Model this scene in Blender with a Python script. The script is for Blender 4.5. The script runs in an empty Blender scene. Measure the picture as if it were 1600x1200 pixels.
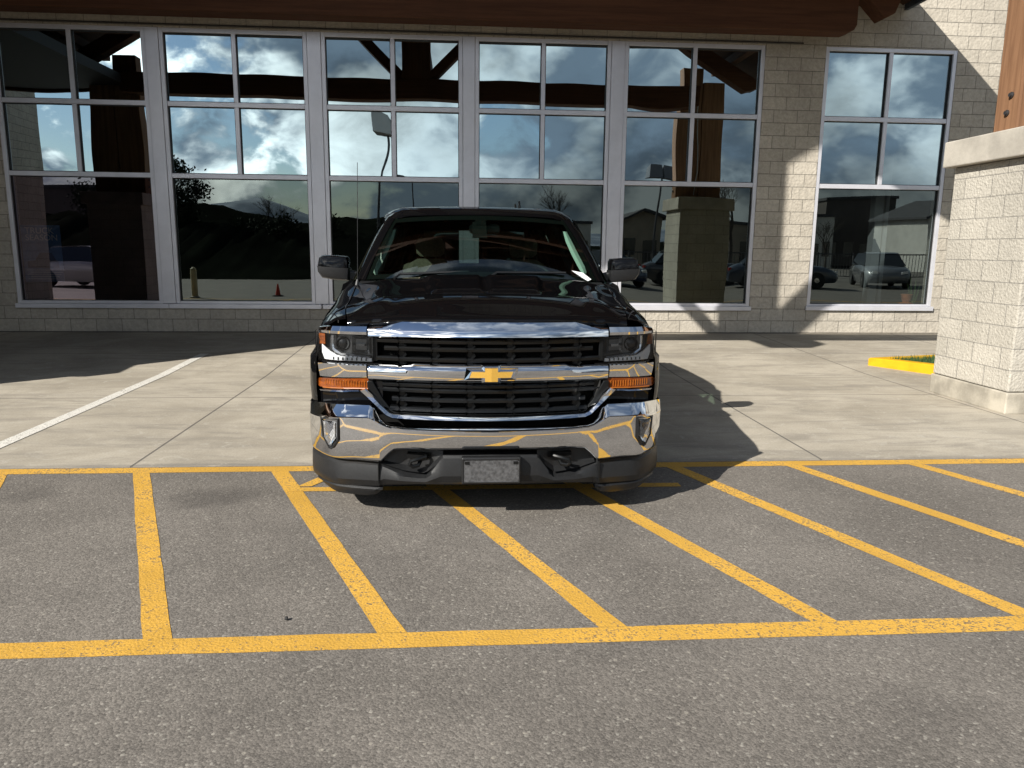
import bpy, bmesh, math, random
from mathutils import Vector, Matrix, noise as mnoise
R = math.radians
random.seed(7)
sc = bpy.context.scene
COL = sc.collection

# ------------------------------------------------------------------ camera
FPX = 1181.3
cam_d = bpy.data.cameras.new("camera"); cam = bpy.data.objects.new("camera", cam_d); COL.objects.link(cam)
sc.camera = cam
cam_d.sensor_width = 36.0; cam_d.lens = FPX / 1600 * 36.0
cam_d.clip_start = 0.05; cam_d.clip_end = 12000
PIT, YAW, ROL = 0.177469, 0.0730474, 0.00993278
_F = Vector((math.sin(YAW)*math.cos(PIT), math.cos(YAW)*math.cos(PIT), -math.sin(PIT)))
_R = Vector((math.cos(YAW), -math.sin(YAW), 0)); _U = _R.cross(_F)
_R2 = _R*math.cos(ROL) + _U*math.sin(ROL); _U2 = -_R*math.sin(ROL) + _U*math.cos(ROL)
cam.matrix_world = Matrix(((_R2.x, _U2.x, -_F.x, 0), (_R2.y, _U2.y, -_F.y, 0), (_R2.z, _U2.z, -_F.z, 1.5), (0, 0, 0, 1)))
D = 12.642           # distance of the facade

# ------------------------------------------------------------------ sky, sun, exposure
SUN = Vector((-1.10, -0.98, 1.0)).normalized()
EL = math.asin(SUN.z); AZ = math.atan2(SUN.x, SUN.y)
w = bpy.data.worlds.new("World"); sc.world = w; w.use_nodes = True
nt = w.node_tree; nt.nodes.clear()
def N(t, typ, **kw):
    n = t.nodes.new(typ)
    for k, v in kw.items():
        if k.startswith('_'): setattr(n, k[1:], v)
        else: n.inputs[k.replace('__', ' ')].default_value = v
    return n
def L(t, a, b): t.links.new(a, b)
def mth(t, op, a, b=None, c=None, clamp=False):
    n = t.nodes.new('ShaderNodeMath'); n.operation = op; n.use_clamp = clamp
    for i, v in enumerate((a, b, c)):
        if v is None: continue
        if hasattr(v, 'is_output'): t.links.new(v, n.inputs[i])
        else: n.inputs[i].default_value = v
    return n.outputs[0]
def mixc(t, f, a, b, blend='MIX'):
    n = t.nodes.new('ShaderNodeMix'); n.data_type = 'RGBA'; n.blend_type = blend
    for sock, v in ((n.inputs[0], f), (n.inputs[6], a), (n.inputs[7], b)):
        if hasattr(v, 'is_output'): t.links.new(v, sock)
        elif isinstance(v, (int, float)): sock.default_value = v
        else: sock.default_value = (*v, 1) if len(v) == 3 else v
    return n.outputs[2]
def mrange(t, v, a, b, c=0.0, d=1.0, smooth=True):
    n = t.nodes.new('ShaderNodeMapRange'); n.interpolation_type = 'SMOOTHSTEP' if smooth else 'LINEAR'
    t.links.new(v, n.inputs[0])
    for i, x in enumerate((a, b, c, d)): n.inputs[i+1].default_value = x
    return n.outputs[0]
sky = N(nt, 'ShaderNodeTexSky', _sky_type='NISHITA', _sun_disc=False, _sun_elevation=EL, _sun_rotation=AZ, _air_density=1.0, _dust_density=0.3, _ozone_density=1.5)
tc = N(nt, 'ShaderNodeTexCoord')
sep = N(nt, 'ShaderNodeSeparateXYZ'); L(nt, tc.outputs['Generated'], sep.inputs[0])
zz = mth(nt, 'MAXIMUM', mth(nt, 'ADD', sep.outputs[2], 0.16), 0.05)
cx = mth(nt, 'DIVIDE', sep.outputs[0], zz); cyy = mth(nt, 'DIVIDE', sep.outputs[1], zz)
cmb = N(nt, 'ShaderNodeCombineXYZ'); L(nt, sep.outputs[0], cmb.inputs[0]); L(nt, sep.outputs[1], cmb.inputs[1]); L(nt, mth(nt, 'MULTIPLY', sep.outputs[2], 1.55), cmb.inputs[2])
def cloud_noise(off, scale=4.2, det=9):
    mp = N(nt, 'ShaderNodeMapping'); mp.inputs['Location'].default_value = off; L(nt, cmb.outputs[0], mp.inputs[0])
    n = N(nt, 'ShaderNodeTexNoise', Scale=scale, Detail=det, Roughness=0.57, Distortion=0.05); L(nt, mp.outputs[0], n.inputs[0])
    return n.outputs[0]
COFF = (3.1, 7.4, 0.0)
n1 = cloud_noise(COFF)
n2 = cloud_noise((COFF[0]+0.035, COFF[1]+0.03, -0.06), 4.2, 5)
# heavier cover to the south-east (the right of the reflections), open blue to the south-west
cover = mrange(nt, sep.outputs[0], -0.40, 0.40, -0.05, 0.13, False)
n1b = mth(nt, 'ADD', mth(nt, 'ADD', n1, cover), mrange(nt, sep.outputs[2], 0.02, 0.16, 0.10, 0.0))
mask = mrange(nt, n1b, 0.43, 0.495)
lit = mrange(nt, mth(nt, 'SUBTRACT', n1, n2), -0.07, 0.12)
thick = mrange(nt, n1b, 0.52, 0.72, 1.0, 0.40)
bright = mixc(nt, mrange(nt, sep.outputs[0], -0.34, 0.02), (1.75, 1.75, 1.68), (0.72, 0.77, 0.79))
ccol = mixc(nt, lit, (0.15, 0.19, 0.24), bright)
ccol = mixc(nt, 1.0, ccol, N(nt, 'ShaderNodeCombineXYZ').outputs[0], 'MULTIPLY') if False else ccol
tk = N(nt, 'ShaderNodeCombineColor'); [L(nt, thick, tk.inputs[i]) for i in range(3)]
ccol = mixc(nt, 1.0, ccol, tk.outputs[0], 'MULTIPLY')
SKY_S = 0.055
CLOUD_GAIN = 1.0
cg = mixc(nt, 1.0, ccol, (CLOUD_GAIN,)*3, 'MULTIPLY')
sg = mixc(nt, 1.0, sky.outputs[0], (SKY_S,)*3, 'MULTIPLY')
# clouds gather low over the horizon; overhead the sky is clear
low = mrange(nt, sep.outputs[2], 0.30, 0.62, 1.0, 0.30)
up = mrange(nt, sep.outputs[2], -0.02, 0.03)
mk = mth(nt, 'MULTIPLY', mth(nt, 'MULTIPLY', mask, low), up)
fin = mixc(nt, mk, sg, cg)
bg = N(nt, 'ShaderNodeBackground', Strength=1.0); L(nt, fin, bg.inputs[0])
wo = N(nt, 'ShaderNodeOutputWorld'); L(nt, bg.outputs[0], wo.inputs[0])

sl = bpy.data.lights.new("sun", 'SUN'); sl.energy = 4.4; sl.angle = R(0.5); sl.color = (1.0, 0.952, 0.87)
so = bpy.data.objects.new("sun", sl); COL.objects.link(so)
so.rotation_euler = (-SUN).to_track_quat('-Z', 'Y').to_euler(); so.location = (-30, -30, 30)
sc.view_settings.view_transform = 'Standard'; sc.view_settings.look = 'None'
sc.view_settings.exposure = 0.85; sc.view_settings.gamma = 1.0
sc.cycles.max_bounces = 8; sc.cycles.transparent_max_bounces = 12
sc.cycles.caustics_reflective = False; sc.cycles.caustics_refractive = False

# ------------------------------------------------------------------ materials
def mat(name, col=(0.5, 0.5, 0.5), rough=0.5, metal=0.0, spec=0.5, coat=0.0, coat_r=0.03):
    m = bpy.data.materials.new(name); m.use_nodes = True
    b = m.node_tree.nodes['Principled BSDF']
    b.inputs['Base Color'].default_value = (*col, 1); b.inputs['Roughness'].default_value = rough
    b.inputs['Metallic'].default_value = metal; b.inputs['Specular IOR Level'].default_value = spec
    b.inputs['Coat Weight'].default_value = coat; b.inputs['Coat Roughness'].default_value = coat_r
    return m
def bsdf(m): return m.node_tree.nodes['Principled BSDF']
def noisy(m, scale=6, amt=0.25, bump=0.0, bscale=60, rough_amt=0.0, col2=None, obj=True, stretch=None, detail=6):
    """mottled colour, optional bump and uneven gloss"""
    t = m.node_tree; b = bsdf(m); c = tuple(b.inputs['Base Color'].default_value)[:3]
    g = N(t, 'ShaderNodeNewGeometry'); src = g.outputs['Position']
    if stretch:
        mp = N(t, 'ShaderNodeMapping'); mp.inputs['Scale'].default_value = stretch; L(t, src, mp.inputs[0]); src = mp.outputs[0]
    n = N(t, 'ShaderNodeTexNoise', Scale=scale, Detail=detail, Roughness=0.6); L(t, src, n.inputs[0])
    f = mrange(t, n.outputs[0], 0.3, 0.7)
    c2 = col2 or tuple(x*(1-amt) for x in c); c1 = c if col2 else tuple(min(1, x*(1+amt*0.5)) for x in c)
    L(t, mixc(t, f, c2, c1), b.inputs['Base Color'])
    if rough_amt:
        r0 = b.inputs['Roughness'].default_value
        L(t, mrange(t, n.outputs[0], 0.3, 0.7, max(0, r0-rough_amt), min(1, r0+rough_amt)), b.inputs['Roughness'])
    if bump:
        n2 = N(t, 'ShaderNodeTexNoise', Scale=bscale, Detail=5, Roughness=0.65); L(t, src, n2.inputs[0])
        bp = N(t, 'ShaderNodeBump', Strength=1.0, Distance=bump); L(t, n2.outputs[0], bp.inputs['Height']); L(t, bp.outputs[0], b.inputs['Normal'])
    return m

def asphalt_mat():
    m = mat('asphalt', (0.1, 0.097, 0.092), 0.85, spec=0.3); t = m.node_tree; b = bsdf(m)
    g = N(t, 'ShaderNodeNewGeometry'); P = g.outputs['Position']
    v = N(t, 'ShaderNodeTexVoronoi', Scale=105, Randomness=1.0); L(t, P, v.inputs['Vector'])
    sepc = N(t, 'ShaderNodeSeparateColor'); L(t, v.outputs['Color'], sepc.inputs[0])
    stone = mrange(t, sepc.outputs[0], 0.0, 1.0, 0.72, 1.18, False)
    pale = mrange(t, sepc.outputs[1], 0.955, 0.99, 0.0, 1.0)
    v2 = N(t, 'ShaderNodeTexVoronoi', Scale=48, Randomness=1.0); L(t, P, v2.inputs['Vector'])
    s2 = N(t, 'ShaderNodeSeparateColor'); L(t, v2.outputs['Color'], s2.inputs[0])
    bigp = mth(t, 'MULTIPLY', mrange(t, s2.outputs[0], 0.965, 0.985), mrange(t, v2.outputs['Distance'], 0.42, 0.30))
    n = N(t, 'ShaderNodeTexNoise', Scale=0.9, Detail=7, Roughness=0.62); L(t, P, n.inputs[0])
    big = mrange(t, n.outputs[0], 0.3, 0.72, 0.80, 1.14)
    n3 = N(t, 'ShaderNodeTexNoise', Scale=190, Detail=3, Roughness=0.7); L(t, P, n3.inputs[0])
    fine = mrange(t, n3.outputs[0], 0.3, 0.7, 0.70, 1.28)
    k = mth(t, 'MULTIPLY', mth(t, 'MULTIPLY', stone, big), fine)
    kc = N(t, 'ShaderNodeCombineColor'); [L(t, k, kc.inputs[i]) for i in range(3)]
    c = mixc(t, 1.0, (0.168, 0.152, 0.134), kc.outputs[0], 'MULTIPLY')
    c = mixc(t, mth(t, 'MULTIPLY', pale, 0.55), c, (0.34, 0.32, 0.28))
    c = mixc(t, mth(t, 'MULTIPLY', bigp, 0.5), c, (0.36, 0.33, 0.28))
    # oil spots with their own outline
    n4 = N(t, 'ShaderNodeTexNoise', Scale=0.75, Detail=4, Roughness=0.6); mp = N(t, 'ShaderNodeMapping'); mp.inputs['Location'].default_value = (4.2, 1.7, 0); L(t, P, mp.inputs[0]); L(t, mp.outputs[0], n4.inputs[0])
    c = mixc(t, mrange(t, n4.outputs[0], 0.66, 0.76, 0.0, 0.42), c, (0.045, 0.042, 0.04))
    spx = N(t, 'ShaderNodeSeparateXYZ'); L(t, P, spx.inputs[0])
    for (ax_, ay_, ra, k_) in ((-1.55, 4.45, .30, .45), (-2.55, 4.6, .22, .3), (.35, 3.4, .16, .3), (2.9, 3.1, .25, .25), (-.4, 1.9, .3, .22), (1.6, 2.2, .2, .2)):
        dx_ = mth(t, 'MULTIPLY', mth(t, 'SUBTRACT', spx.outputs[0], ax_), 0.7); dy_ = mth(t, 'SUBTRACT', spx.outputs[1], ay_)
        d_ = mth(t, 'SQRT', mth(t, 'ADD', mth(t, 'MULTIPLY', dx_, dx_), mth(t, 'MULTIPLY', dy_, dy_)))
        d_ = mth(t, 'ADD', d_, mth(t, 'MULTIPLY', mth(t, 'SUBTRACT', n.outputs[0], 0.5), 0.9))
        c = mixc(t, mrange(t, d_, 0.0, ra, k_, 0.0), c, (0.055, 0.05, 0.046))
    L(t, c, b.inputs['Base Color'])
    h = mth(t, 'ADD', mth(t, 'MULTIPLY', v.outputs['Distance'], -0.8), mth(t, 'MULTIPLY', n3.outputs[0], 0.8))
    bp = N(t, 'ShaderNodeBump', Strength=0.8, Distance=0.0022); L(t, h, bp.inputs['Height']); L(t, bp.outputs[0], b.inputs['Normal'])
    return m
def paint_mat(name, col, wear=0.5):
    m = mat(name, col, 0.7, spec=0.3); t = m.node_tree; b = bsdf(m)
    g = N(t, 'ShaderNodeNewGeometry'); P = g.outputs['Position']
    n = N(t, 'ShaderNodeTexNoise', Scale=95, Detail=4, Roughness=0.72); L(t, P, n.inputs[0])
    n2 = N(t, 'ShaderNodeTexNoise', Scale=1.6, Detail=4, Roughness=0.6); L(t, P, n2.inputs[0])
    v = N(t, 'ShaderNodeTexVoronoi', Scale=85); L(t, P, v.inputs['Vector'])
    sc_ = N(t, 'ShaderNodeSeparateColor'); vq = N(t, 'ShaderNodeTexVoronoi', Scale=70); L(t, P, vq.inputs['Vector']); L(t, vq.outputs['Color'], sc_.inputs[0])
    k = mth(t, 'ADD', mth(t, 'ADD', mth(t, 'MULTIPLY', n.outputs[0], 0.8), mth(t, 'MULTIPLY', sc_.outputs[0], 0.12)), mth(t, 'MULTIPLY', n2.outputs[0], 0.35))
    f = mrange(t, k, 0.655+0.10*(1-wear), 0.71+0.10*(1-wear))
    tone = mrange(t, n2.outputs[0], 0.3, 0.7, 0.86, 1.12)
    kc = N(t, 'ShaderNodeCombineColor'); [L(t, tone, kc.inputs[i]) for i in range(3)]
    c = mixc(t, 1.0, col, kc.outputs[0], 'MULTIPLY')
    c = mixc(t, mth(t, 'MULTIPLY', f, 0.85), c, (0.12, 0.105, 0.085))
    L(t, c, b.inputs['Base Color'])
    h = mth(t, 'ADD', mth(t, 'MULTIPLY', v.outputs['Distance'], -0.8), n.outputs[0])
    bp = N(t, 'ShaderNodeBump', Strength=0.7, Distance=0.003); L(t, h, bp.inputs['Height']); L(t, bp.outputs[0], b.inputs['Normal'])
    return m
def concrete_mat():
    m = mat('concrete_paving', (0.33, 0.305, 0.26), 0.8, spec=0.3); t = m.node_tree; b = bsdf(m)
    g = N(t, 'ShaderNodeNewGeometry'); P = g.outputs['Position']
    n = N(t, 'ShaderNodeTexNoise', Scale=0.8, Detail=8, Roughness=0.65, Distortion=0.6); L(t, P, n.inputs[0])
    mp = N(t, 'ShaderNodeMapping'); mp.inputs['Scale'].default_value = (0.55, 2.6, 1); mp.inputs['Rotation'].default_value = (0, 0, 0.12); L(t, P, mp.inputs[0])
    n2 = N(t, 'ShaderNodeTexNoise', Scale=1.5, Detail=7, Roughness=0.68, Distortion=1.2); L(t, mp.outputs[0], n2.inputs[0])
    n3 = N(t, 'ShaderNodeTexNoise', Scale=70, Detail=3, Roughness=0.6); L(t, P, n3.inputs[0])
    n5 = N(t, 'ShaderNodeTexNoise', Scale=6, Detail=6, Roughness=0.7, Distortion=1.5); L(t, P, n5.inputs[0])
    c = mixc(t, mrange(t, n.outputs[0], 0.3, 0.7), (0.292, 0.260, 0.209), (0.445, 0.402, 0.330))
    c = mixc(t, mrange(t, n2.outputs[0], 0.46, 0.68, 0.0, 0.75), c, (0.245, 0.222, 0.187))
    c = mixc(t, mrange(t, n5.outputs[0], 0.54, 0.68, 0.0, 0.5), c, (0.45, 0.42, 0.36))
    k = mrange(t, n3.outputs[0], 0.3, 0.7, 0.9, 1.08)
    kc = N(t, 'ShaderNodeCombineColor'); [L(t, k, kc.inputs[i]) for i in range(3)]
    c = mixc(t, 1.0, c, kc.outputs[0], 'MULTIPLY')
    # grime along the asphalt edge
    sp = N(t, 'ShaderNodeSeparateXYZ'); L(t, P, sp.inputs[0])
    e = mth(t, 'ADD', sp.outputs[1], mth(t, 'MULTIPLY', n5.outputs[0], 0.18))
    c = mixc(t, mrange(t, e, 5.27, 5.36, 0.5, 0.0), c, (0.16, 0.15, 0.14))
    # sawn joints
    def joint(sock, pos, wd=0.011):
        d = mth(t, 'ABSOLUTE', mth(t, 'SUBTRACT', sock, pos)); return mrange(t, d, wd*0.6, wd, 1.0, 0.0)
    js = None
    for i, (ax, pos) in enumerate(((0, -2.235), (0, 2.66), (0, 7.55), (0, -7.1), (1, 7.63), (1, 10.55), (0, 5.09))):
        j = joint(sp.outputs[ax], pos)
        js = j if js is None else mth(t, 'MAXIMUM', js, j)
    c = mixc(t, mth(t, 'MULTIPLY', js, 0.72), c, (0.085, 0.08, 0.075))
    L(t, c, b.inputs['Base Color'])
    h = mth(t, 'SUBTRACT', mth(t, 'MULTIPLY', n3.outputs[0], 0.35), mth(t, 'MULTIPLY', js, 2.0))
    bp = N(t, 'ShaderNodeBump', Strength=0.7, Distance=0.003); L(t, h, bp.inputs['Height']); L(t, bp.outputs[0], b.inputs['Normal'])
    return m
def block_mat(name, c1, c2, mortar, xo=0.0, zo=0.113, bump=0.007, ns=17, bw=0.4, rh=0.2035):
    m = mat(name, c1, 0.9, spec=0.2); t = m.node_tree; b = bsdf(m)
    g = N(t, 'ShaderNodeNewGeometry'); P = g.outputs['Position']
    sp = N(t, 'ShaderNodeSeparateXYZ'); L(t, P, sp.inputs[0])
    sn = N(t, 'ShaderNodeSeparateXYZ'); L(t, g.outputs['True Normal'], sn.inputs[0])
    side = mth(t, 'GREATER_THAN', mth(t, 'ABSOLUTE', sn.outputs[0]), 0.5)
    u = N(t, 'ShaderNodeMix'); L(t, side, u.inputs[0]); L(t, mth(t, 'SUBTRACT', sp.outputs[0], xo), u.inputs[2]); L(t, sp.outputs[1], u.inputs[3])
    cb = N(t, 'ShaderNodeCombineXYZ'); L(t, u.outputs[0], cb.inputs[0]); L(t, mth(t, 'SUBTRACT', sp.outputs[2], zo), cb.inputs[1])
    br = N(t, 'ShaderNodeTexBrick', _offset=0.5, _offset_frequency=2, _squash=1.0)
    br.inputs['Color1'].default_value = (*c1, 1); br.inputs['Color2'].default_value = (*c2, 1); br.inputs['Mortar'].default_value = (*mortar, 1)
    br.inputs['Scale'].default_value = 1.0; br.inputs['Mortar Size'].default_value = 0.0045; br.inputs['Mortar Smooth'].default_value = 0.15
    br.inputs['Bias'].default_value = 0.0; br.inputs['Brick Width'].default_value = bw; br.inputs['Row Height'].default_value = rh
    L(t, cb.outputs[0], br.inputs[0])
    n = N(t, 'ShaderNodeTexNoise', Scale=ns, Detail=7, Roughness=0.66, Distortion=0.5); L(t, P, n.inputs[0])
    n2 = N(t, 'ShaderNodeTexNoise', Scale=1.3, Detail=5, Roughness=0.6); L(t, P, n2.inputs[0])
    vv = N(t, 'ShaderNodeTexVoronoi', Scale=ns*1.6, _feature='SMOOTH_F1'); L(t, P, vv.inputs['Vector'])
    tone = mth(t, 'MULTIPLY', mrange(t, n.outputs[0], 0.25, 0.75, 0.84, 1.12), mrange(t, n2.outputs[0], 0.3, 0.7, 0.9, 1.08))
    kc = N(t, 'ShaderNodeCombineColor'); [L(t, tone, kc.inputs[i]) for i in range(3)]
    L(t, mixc(t, 1.0, br.outputs['Color'], kc.outputs[0], 'MULTIPLY'), b.inputs['Base Color'])
    face = mth(t, 'ADD', mth(t, 'MULTIPLY', n.outputs[0], 1.0), mth(t, 'MULTIPLY', vv.outputs['Distance'], 0.9))
    h = mth(t, 'SUBTRACT', face, mth(t, 'MULTIPLY', br.outputs['Fac'], 1.1))
    bp = N(t, 'ShaderNodeBump', Strength=1.0, Distance=bump); L(t, h, bp.inputs['Height']); L(t, bp.outputs[0], b.inputs['Normal'])
    return m
def wood_mat(name, c1, c2, axis):
    m = mat(name, c1, 0.75, spec=0.25); t = m.node_tree; b = bsdf(m)
    g = N(t, 'ShaderNodeNewGeometry'); P = g.outputs['Position']
    mp = N(t, 'ShaderNodeMapping'); s = [16, 16, 16]; s[axis] = 0.7; mp.inputs['Scale'].default_value = s; L(t, P, mp.inputs[0])
    n = N(t, 'ShaderNodeTexNoise', Scale=1.0, Detail=8, Roughness=0.7, Distortion=0.8); L(t, mp.outputs[0], n.inputs[0])
    n2 = N(t, 'ShaderNodeTexNoise', Scale=1.2, Detail=3); L(t, P, n2.inputs[0])
    c = mixc(t, mrange(t, n.outputs[0], 0.3, 0.68), c2, c1)
    c = mixc(t, mrange(t, n2.outputs[0], 0.5, 0.75, 0, 0.4), c, tuple(x*0.6 for x in c1))
    L(t, c, b.inputs['Base Color'])
    bp = N(t, 'ShaderNodeBump', Strength=0.6, Distance=0.004); L(t, n.outputs[0], bp.inputs['Height']); L(t, bp.outputs[0], b.inputs['Normal'])
    return m
def coated_glass(name, refl, tint, trans, fres=0.3):
    """reflective glazing: a clear sheet that mirrors part of the light"""
    m = bpy.data.materials.new(name); m.use_nodes = True; t = m.node_tree; t.nodes.clear()
    gl = N(t, 'ShaderNodeBsdfGlossy', Roughness=0.0); gl.inputs['Color'].default_value = (*tint, 1)
    tr = N(t, 'ShaderNodeBsdfTransparent'); tr.inputs['Color'].default_value = (*trans, 1)
    lw = N(t, 'ShaderNodeFresnel', IOR=1.42)
    f = mth(t, 'ADD', mth(t, 'MULTIPLY', lw.outputs[0], fres), refl, clamp=True)
    mx = N(t, 'ShaderNodeMixShader'); L(t, f, mx.inputs[0]); L(t, tr.outputs[0], mx.inputs[1]); L(t, gl.outputs[0], mx.inputs[2])
    o = N(t, 'ShaderNodeOutputMaterial'); L(t, mx.outputs[0], o.inputs[0])
    return m
M = {}
M['asphalt'] = asphalt_mat()
M['yellow'] = paint_mat('yellow_road_paint', (0.57, 0.325, 0.055), 0.62)
M['white_line'] = paint_mat('white_road_paint', (0.62, 0.60, 0.55), 0.45)
M['concrete'] = concrete_mat()
M['block'] = block_mat('split_face_block', (0.475, 0.435, 0.37), (0.415, 0.378, 0.32), (0.20, 0.185, 0.16), xo=4.784)
M['pillar_block'] = block_mat('pillar_block', (0.455, 0.427, 0.372), (0.405, 0.38, 0.33), (0.27, 0.255, 0.23), xo=5.17, zo=0.21, bump=0.0065, ns=30)
M['cap'] = noisy(mat('cast_concrete', (0.42, 0.39, 0.34), 0.85, spec=0.2), 3, 0.22, 0.003, 45)
M['plinth'] = noisy(mat('plinth_concrete', (0.42, 0.385, 0.32), 0.85, spec=0.2), 4, 0.35, 0.003, 60)
M['alu'] = noisy(mat('window_aluminium', (0.70, 0.70, 0.75), 0.36, 0.4), 4, 0.06)
M['gasket'] = mat('black_gasket', (0.015, 0.015, 0.016), 0.6)
M['flash'] = noisy(mat('dark_base_flashing', (0.045, 0.043, 0.042), 0.7), 3, 0.3)
M['glass_hi'] = coated_glass('upper_glazing', 0.57, (0.74, 0.90, 0.95), (0.10, 0.12, 0.12))
M['glass_lo'] = coated_glass('lower_glazing', 0.21, (0.80, 0.92, 0.88), (0.40, 0.44, 0.44))
M['glass_violet'] = coated_glass('violet_glazing', 0.21, (0.92, 0.82, 0.96), (0.42, 0.42, 0.45))
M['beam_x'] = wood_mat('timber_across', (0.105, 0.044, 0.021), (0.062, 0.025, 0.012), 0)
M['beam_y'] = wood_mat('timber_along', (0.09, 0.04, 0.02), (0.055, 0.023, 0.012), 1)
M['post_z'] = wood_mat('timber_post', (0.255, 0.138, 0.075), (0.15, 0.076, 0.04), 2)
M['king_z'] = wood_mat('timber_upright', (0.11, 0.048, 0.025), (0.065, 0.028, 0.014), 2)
M['fascia'] = mat('roof_fascia', (0.05, 0.062, 0.08), 0.45, 0.4)
M['roof'] = noisy(mat('roof_sheet', (0.05, 0.055, 0.06), 0.6), 2, 0.2)
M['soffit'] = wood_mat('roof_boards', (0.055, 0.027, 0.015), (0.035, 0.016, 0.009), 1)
M['steel'] = noisy(mat('black_steel', (0.025, 0.026, 0.028), 0.5, 0.3), 20, 0.3, 0.0008, 120)
M['bolt'] = mat('galvanised_bolt', (0.10, 0.10, 0.105), 0.45, 0.8)
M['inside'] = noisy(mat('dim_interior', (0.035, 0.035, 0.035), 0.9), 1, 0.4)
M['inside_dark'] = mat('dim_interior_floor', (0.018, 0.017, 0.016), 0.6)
M['inside_pale'] = mat('interior_trim', (0.36, 0.38, 0.39), 0.6)
# truck
M['paint'] = mat('black_car_paint', (0.003, 0.003, 0.0035), 0.3, 0.0, 0.0, 0.65, 0.012)
M['chrome'] = noisy(mat('chrome', (0.80, 0.81, 0.83), 0.035, 1.0), 30, 0.03, rough_amt=0.02)
M['black_gloss'] = mat('grille_black', (0.005, 0.0055, 0.006), 0.28, 0, 0.35)
M['plastic'] = noisy(mat('grey_plastic', (0.013, 0.0135, 0.0145), 0.42, 0, 0.4), 60, 0.2, 0.0004, 500)
M['void'] = mat('unlit_black', (0.004, 0.004, 0.004), 0.8, 0, 0.2)
M['rubber'] = noisy(mat('tyre_rubber', (0.02, 0.02, 0.02), 0.85), 30, 0.3)
M['rim'] = mat('alloy_rim', (0.5, 0.5, 0.52), 0.25, 0.9)
M['lens'] = coated_glass('clear_lens', 0.0, (1, 1, 1), (0.93, 0.94, 0.95), 1.0)
M['lamp_in'] = mat('lamp_housing', (0.11, 0.115, 0.12), 0.2, 0.7)
M['lamp_dim'] = mat('lamp_dim_chrome', (0.20, 0.21, 0.22), 0.22, 0.9)
M['lamp_trim'] = mat('lamp_trim', (0.55, 0.56, 0.58), 0.18, 0.9)
M['drl'] = mat('lamp_diffuser', (0.72, 0.73, 0.74), 0.3)
M['fog_silver'] = noisy(mat('fog_silver', (0.50, 0.50, 0.50), 0.35, 0.3), 90, 0.55)
M['amber'] = noisy(mat('amber_lens', (0.27, 0.066, 0.008), 0.12, 0, 0.6, 1.0), 22, 0.5, col2=(0.12, 0.028, 0.006), stretch=(1, 1, 3))
M['amber2'] = mat('amber_reflector', (0.36, 0.105, 0.009), 0.3)
M['gold'] = noisy(mat('gold_emblem', (0.62, 0.36, 0.06), 0.34, 0.25, 0.5, 0.6), 200, 0.12)
M['windshield'] = coated_glass('windshield_glass', 0.0, (0.9, 0.97, 0.97), (0.44, 0.58, 0.52), 0.11)
M['sideglass'] = coated_glass('side_glass', 0.0, (0.9, 0.95, 0.95), (0.42, 0.50, 0.46), 1.0)
M['cabin'] = noisy(mat('cabin_trim', (0.013, 0.013, 0.013), 0.9, spec=0.05), 20, 0.2)
M['seat'] = noisy(mat('seat_cloth', (0.13, 0.108, 0.08), 0.9), 60, 0.3)
M['plate'] = noisy(mat('blank_plate', (0.075, 0.076, 0.08), 0.5), 60, 0.5, 0.0006, 90)
M['trim_pale'] = mat('pale_cabin_trim', (0.55, 0.60, 0.56), 0.7)  # band of light in the cab, put into a pale colour
M['paper'] = mat('white_paper', (0.8, 0.8, 0.8), 0.7)
M['ink'] = mat('printed_ink', (0.12, 0.12, 0.13), 0.7)
M['curb'] = noisy(mat('yellow_curb_paint', (0.60, 0.33, 0.008), 0.65, spec=0.2), 5, 0.15, 0.002, 60)
M['grass'] = noisy(mat('grass_blades', (0.035, 0.085, 0.022), 0.8), 8, 0.4)
M['soil'] = noisy(mat('turf_soil', (0.03, 0.05, 0.02), 0.9), 14, 0.4)

# ------------------------------------------------------------------ builders
def wloc(p):
    v = Vector((0, 0, 0))
    while p is not None: v += p.location; p = p.parent
    return v
def tag(o, label=None, cat=None, group=None, kind=None):
    if label: o['label'] = label
    if cat: o['category'] = cat
    if group: o['group'] = group
    if kind: o['kind'] = kind
    return o
def thing(name, label, cat, loc=(0, 0, 0), group=None):
    o = bpy.data.objects.new(name, None); COL.objects.link(o); o.location = loc; o.empty_display_size = 0.3
    return tag(o, label, cat, group)
def obj(name, bm, m, parent=None, smooth=35, recalc=True, bevel=0.0):
    if recalc: bmesh.ops.recalc_face_normals(bm, faces=bm.faces)
    off = wloc(parent) if parent else Vector((0, 0, 0))
    if parent:
        for v in bm.verts: v.co -= off
    if smooth:
        for f in bm.faces: f.smooth = True
        for e in bm.edges:
            if len(e.link_faces) == 2 and e.calc_face_angle(0) > R(smooth): e.smooth = False
    me = bpy.data.meshes.new(name); bm.to_mesh(me); bm.free()
    ms = m if isinstance(m, (list, tuple)) else [m]
    for x in ms: me.materials.append(x)
    o = bpy.data.objects.new(name, me); COL.objects.link(o)
    if parent: o.parent = parent
    if bevel:
        md = o.modifiers.new('bevel', 'BEVEL'); md.width = bevel; md.segments = 2; md.limit_method = 'ANGLE'; md.angle_limit = R(40)
    return o
def BM(): return bmesh.new()
def box(bm, x0, x1, y0, y1, z0, z1, mi=0):
    vs = [bm.verts.new((x, y, z)) for x in (x0, x1) for y in (y0, y1) for z in (z0, z1)]
    for q in ((0, 1, 3, 2), (4, 6, 7, 5), (0, 4, 5, 1), (2, 3, 7, 6), (0, 2, 6, 4), (1, 5, 7, 3)):
        f = bm.faces.new([vs[i] for i in q]); f.material_index = mi
    return vs
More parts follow.
